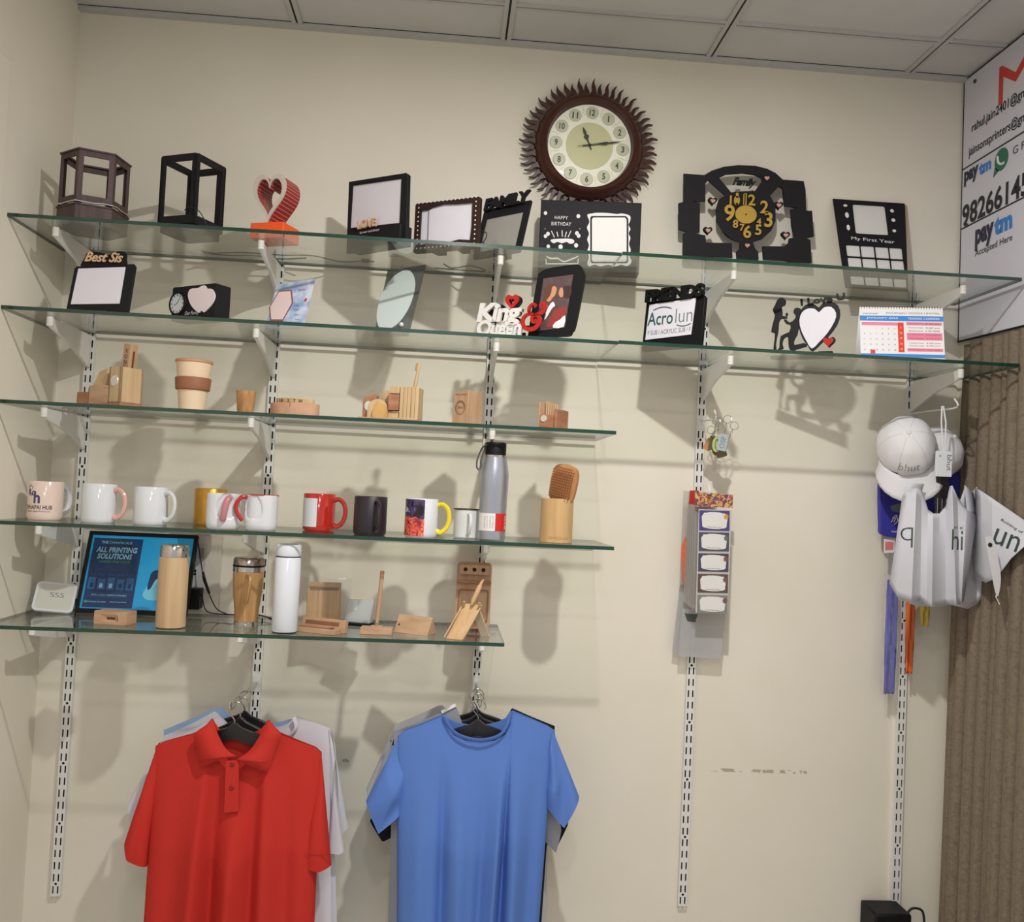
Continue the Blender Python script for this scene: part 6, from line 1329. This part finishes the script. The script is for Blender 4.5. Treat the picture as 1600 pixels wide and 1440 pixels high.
t.part('collar_back', MB().add([t.P3(a, b, .018-.02*abs((a-376)/44)**2) for a, b in ((334, 1126), (345, 1142), (360, 1146), (376, 1147), (392, 1146), (406, 1141), (418, 1128))]+[t.P3(a, b+12, .016-.02*abs((a-376)/44)**2) for a, b in ((334, 1126), (345, 1142), (360, 1146), (376, 1147), (392, 1146), (406, 1141), (418, 1128))], [(i, i+1, i+8, i+7) for i in range(6)]), REDC, solid=.003)
t.part('neck_label', MB().box(t.L(371, 1158)[0]-.004, t.L(371, 1158)[0]+.004, .010, .011, t.L(371, 1158)[1]-.004, t.L(371, 1158)[1]+.002), INK)
plk = t.part('placket', MB().plate(t.poly([(353, 1188), (373, 1188), (373, 1268), (350, 1270)], -.041), -.0425, -.036), REDC, bev=.0015)
for p_ in ((362, 1195), (361, 1232)): a = t.L(*p_, -.048); t.part('button', MB().lathe([(0, .0022), (.0045, .0022), (.0055, .001), (.0055, 0), (0, 0)], 18, 0, M.Translation((a[0], -.0425, a[1])) @ Y), mat('red_button', (140, 24, 20), .3), parent=plk)
# right group
hanger(2, -.115, zm, 'rearmost black hanger on the middle arm with a wide bar', w_=.45, drop=.082)
hanger(2, -.175, zm, 'second black hanger on the middle arm', w_=.41, drop=.08)
t = TP('t_shirt', 'light grey t-shirt, rearmost garment behind the blue one', 't-shirt', 745, 1440, -.115, group='shirts behind the blue t-shirt')
garment(t, 'body', [(616, 1132), (650, 1118), (690, 1100), (712, 1122), (750, 1130), (790, 1122), (802, 1108), (830, 1120), (862, 1132)], [(616, 1132), (650, 1118), (690, 1100), (712, 1124), (750, 1132), (790, 1122), (802, 1106), (830, 1120), (862, 1132)], [(606, 1500), (740, 1510), (850, 1500)], .014, nofold, cloth('pale_grey_jersey', (184, 182, 186)), nz=16, ns=40)
garment(t, 'sleeve', [(618, 1130), (608, 1150), (612, 1190)], [(618, 1130), (608, 1150), (612, 1190)], [(572, 1232), (578, 1262), (600, 1275)], .010, lambda u_, v_: 0, MC['pale_grey_jersey'], nz=12, ns=14)
t = TP('t_shirt', 'black t-shirt in the middle group, its shoulder and sleeve ends showing behind the blue one', 't-shirt', 745, 1440, -.150, group='shirts behind the blue t-shirt')
garment(t, 'body', [(630, 1150), (690, 1126), (712, 1140), (750, 1150), (785, 1130), (800, 1108), (832, 1120), (867, 1134)], [(630, 1150), (690, 1126), (712, 1136), (750, 1140), (785, 1130), (800, 1106), (832, 1120), (867, 1134)], [(622, 1500), (740, 1510), (842, 1500)], .014, nofold, BLKC, nz=16, ns=40)
garment(t, 'sleeve', [(632, 1150), (630, 1180), (634, 1220)], [(632, 1150), (630, 1180), (634, 1220)], [(578, 1282), (598, 1313), (614, 1306)], .010, lambda u_, v_: 0, BLKC, nz=12, ns=14)
garment(t, 'sleeve', [(865, 1133), (866, 1160), (856, 1210)], [(865, 1133), (866, 1160), (856, 1210)], [(888, 1285), (870, 1320), (852, 1318)], .010, lambda u_, v_: 0, BLKC, nz=12, ns=14)
t = TP('t_shirt', 'mid grey t-shirt directly behind the blue one, with a white neck band', 't-shirt', 745, 1440, -.180, group='shirts behind the blue t-shirt')
garment(t, 'body', [(616, 1143), (650, 1130), (692, 1112), (712, 1104), (722, 1130), (755, 1140), (785, 1135), (800, 1130), (860, 1150)], [(616, 1143), (650, 1130), (692, 1112), (712, 1102), (722, 1128), (755, 1136), (785, 1132), (800, 1128), (860, 1150)], [(604, 1500), (730, 1510), (838, 1500)], .016, lambda u_, v_: -.012*v_*math.sin(u_*30), GRY, nz=18, ns=60)
garment(t, 'sleeve', [(858, 1150), (856, 1200), (850, 1240)], [(858, 1150), (856, 1200), (850, 1240)], [(877, 1296), (868, 1330), (850, 1312)], .010, lambda u_, v_: 0, GRY, nz=12, ns=14)
garment(t, 'sleeve', [(618, 1142), (612, 1165), (618, 1200)], [(618, 1142), (612, 1165), (618, 1200)], [(577, 1240), (585, 1272), (612, 1290)], .010, lambda u_, v_: 0, GRY, nz=12, ns=14)
t.part('neck_band', MB().tube([t.P3(*p_, -.004) for p_ in ((690, 1112), (712, 1101))], .005, 8, ry=.002), WINK)
hanger(2, -.235, zm, 'front black hanger holding the blue t-shirt', w_=.34, drop=.062)
t = TP('t_shirt', 'blue crew-neck t-shirt, front garment on the middle arm', 't-shirt', 745, 1440, -.235, group=None)
def bf_(u_, v_):
    r_ = min(1, max(0, (v_-.12)/.45))
    return r_*(.030*g_(.30, .045)(u_)-.016*g_(.42, .05)(u_)+.020*g_(.55, .035)(u_)-.020*g_(.64, .03)(u_)+.034*g_(.715, .035)(u_)-.014*g_(.80, .04)(u_)+.014*g_(.90, .04)(u_)-.008*g_(.14, .05)(u_))+.004*math.sin(u_*26+v_*4)*v_
tf = [(621, 1150), (632, 1141), (660, 1130), (690, 1118), (698, 1134), (710, 1147), (728, 1155), (750, 1158), (772, 1155), (788, 1146), (797, 1130), (801, 1111), (830, 1122), (855, 1133), (866, 1140)]
tb = [(621, 1150), (632, 1141), (660, 1130), (690, 1117), (700, 1124), (714, 1130), (730, 1133), (750, 1133), (768, 1131), (784, 1127), (794, 1120), (801, 1110), (830, 1122), (855, 1133), (866, 1140)]
garment(t, 'body', tf, tb, [(620, 1520), (735, 1532), (836, 1520)], .045, bf_, BLUE, nz=44, ns=110, top_d=.25)
garment(t, 'sleeve', [(624, 1149), (632, 1180), (634, 1225)], [(624, 1149), (632, 1180), (634, 1225)], [(572, 1250), (592, 1299), (627, 1270)], .024, lambda u_, v_: .008*math.sin(v_*5+u_*5), BLUE, nz=22, ns=24, pw=2.2)
garment(t, 'sleeve', [(863, 1138), (858, 1170), (853, 1215)], [(863, 1138), (858, 1170), (853, 1215)], [(905, 1244), (880, 1290), (853, 1258)], .024, lambda u_, v_: .008*math.sin(v_*5-u_*5), BLUE, nz=22, ns=24, pw=2.2)
t.part('neck_band', MB().tube([t.P3(px_, py_, -.018-.010*math.sin(PI*(px_-690)/111)) for px_, py_ in smooth_poly([(693, 1119), (701, 1134), (713, 1146), (730, 1153), (750, 1156), (770, 1153), (785, 1145), (794, 1130), (798, 1112)], 4, False)], .0025, 8, ry=.0075), BLUE)
t.part('neck_back_band', MB().tube([t.P3(px_, py_, .012) for px_, py_ in smooth_poly([(692, 1118), (702, 1126), (716, 1132), (750, 1136), (780, 1130), (794, 1122), (800, 1112)], 4, False)], .006, 8, ry=.003), BLUE)
a = t.L(746, 1148, .012); t.part('neck_label', MB().box(a[0]-.014, a[0]+.014, .008, .009, a[1]-.004, a[1]+.008), mat('woven_label', (170, 178, 196), .6, var=.4, vs=300))

# ------------------------------------------------------------------ settle every thing exactly on its glass
bpy.context.view_layer.update()
for o in list(COL.objects):
    if o.type != 'EMPTY' or o.get('category') in ('hook', 'bracket', 'switchboard', 'power adapter', 'shelf rail', 'curtain', 'sign') or o.name.startswith(('family_clock', 'sunburst')): continue
    for k, z in TOP.items():
        if abs(o.location.z-z) < .004 and o.location.y > -.4 and o.location.x < {1: 2.44, 2: 2.2, 3: 1.41, 4: 1.41, 5: 1.15}[k]:
            lo = min((c.matrix_world @ v.co).z for c in o.children_recursive if c.type == 'MESH' for v in c.data.vertices)
            top_ = z+(.003 if k == 1 and o.location.x > E12 else .002 if k == 2 and o.location.x > E22 else 0)
            o.location.z += top_-lo+.0002; break
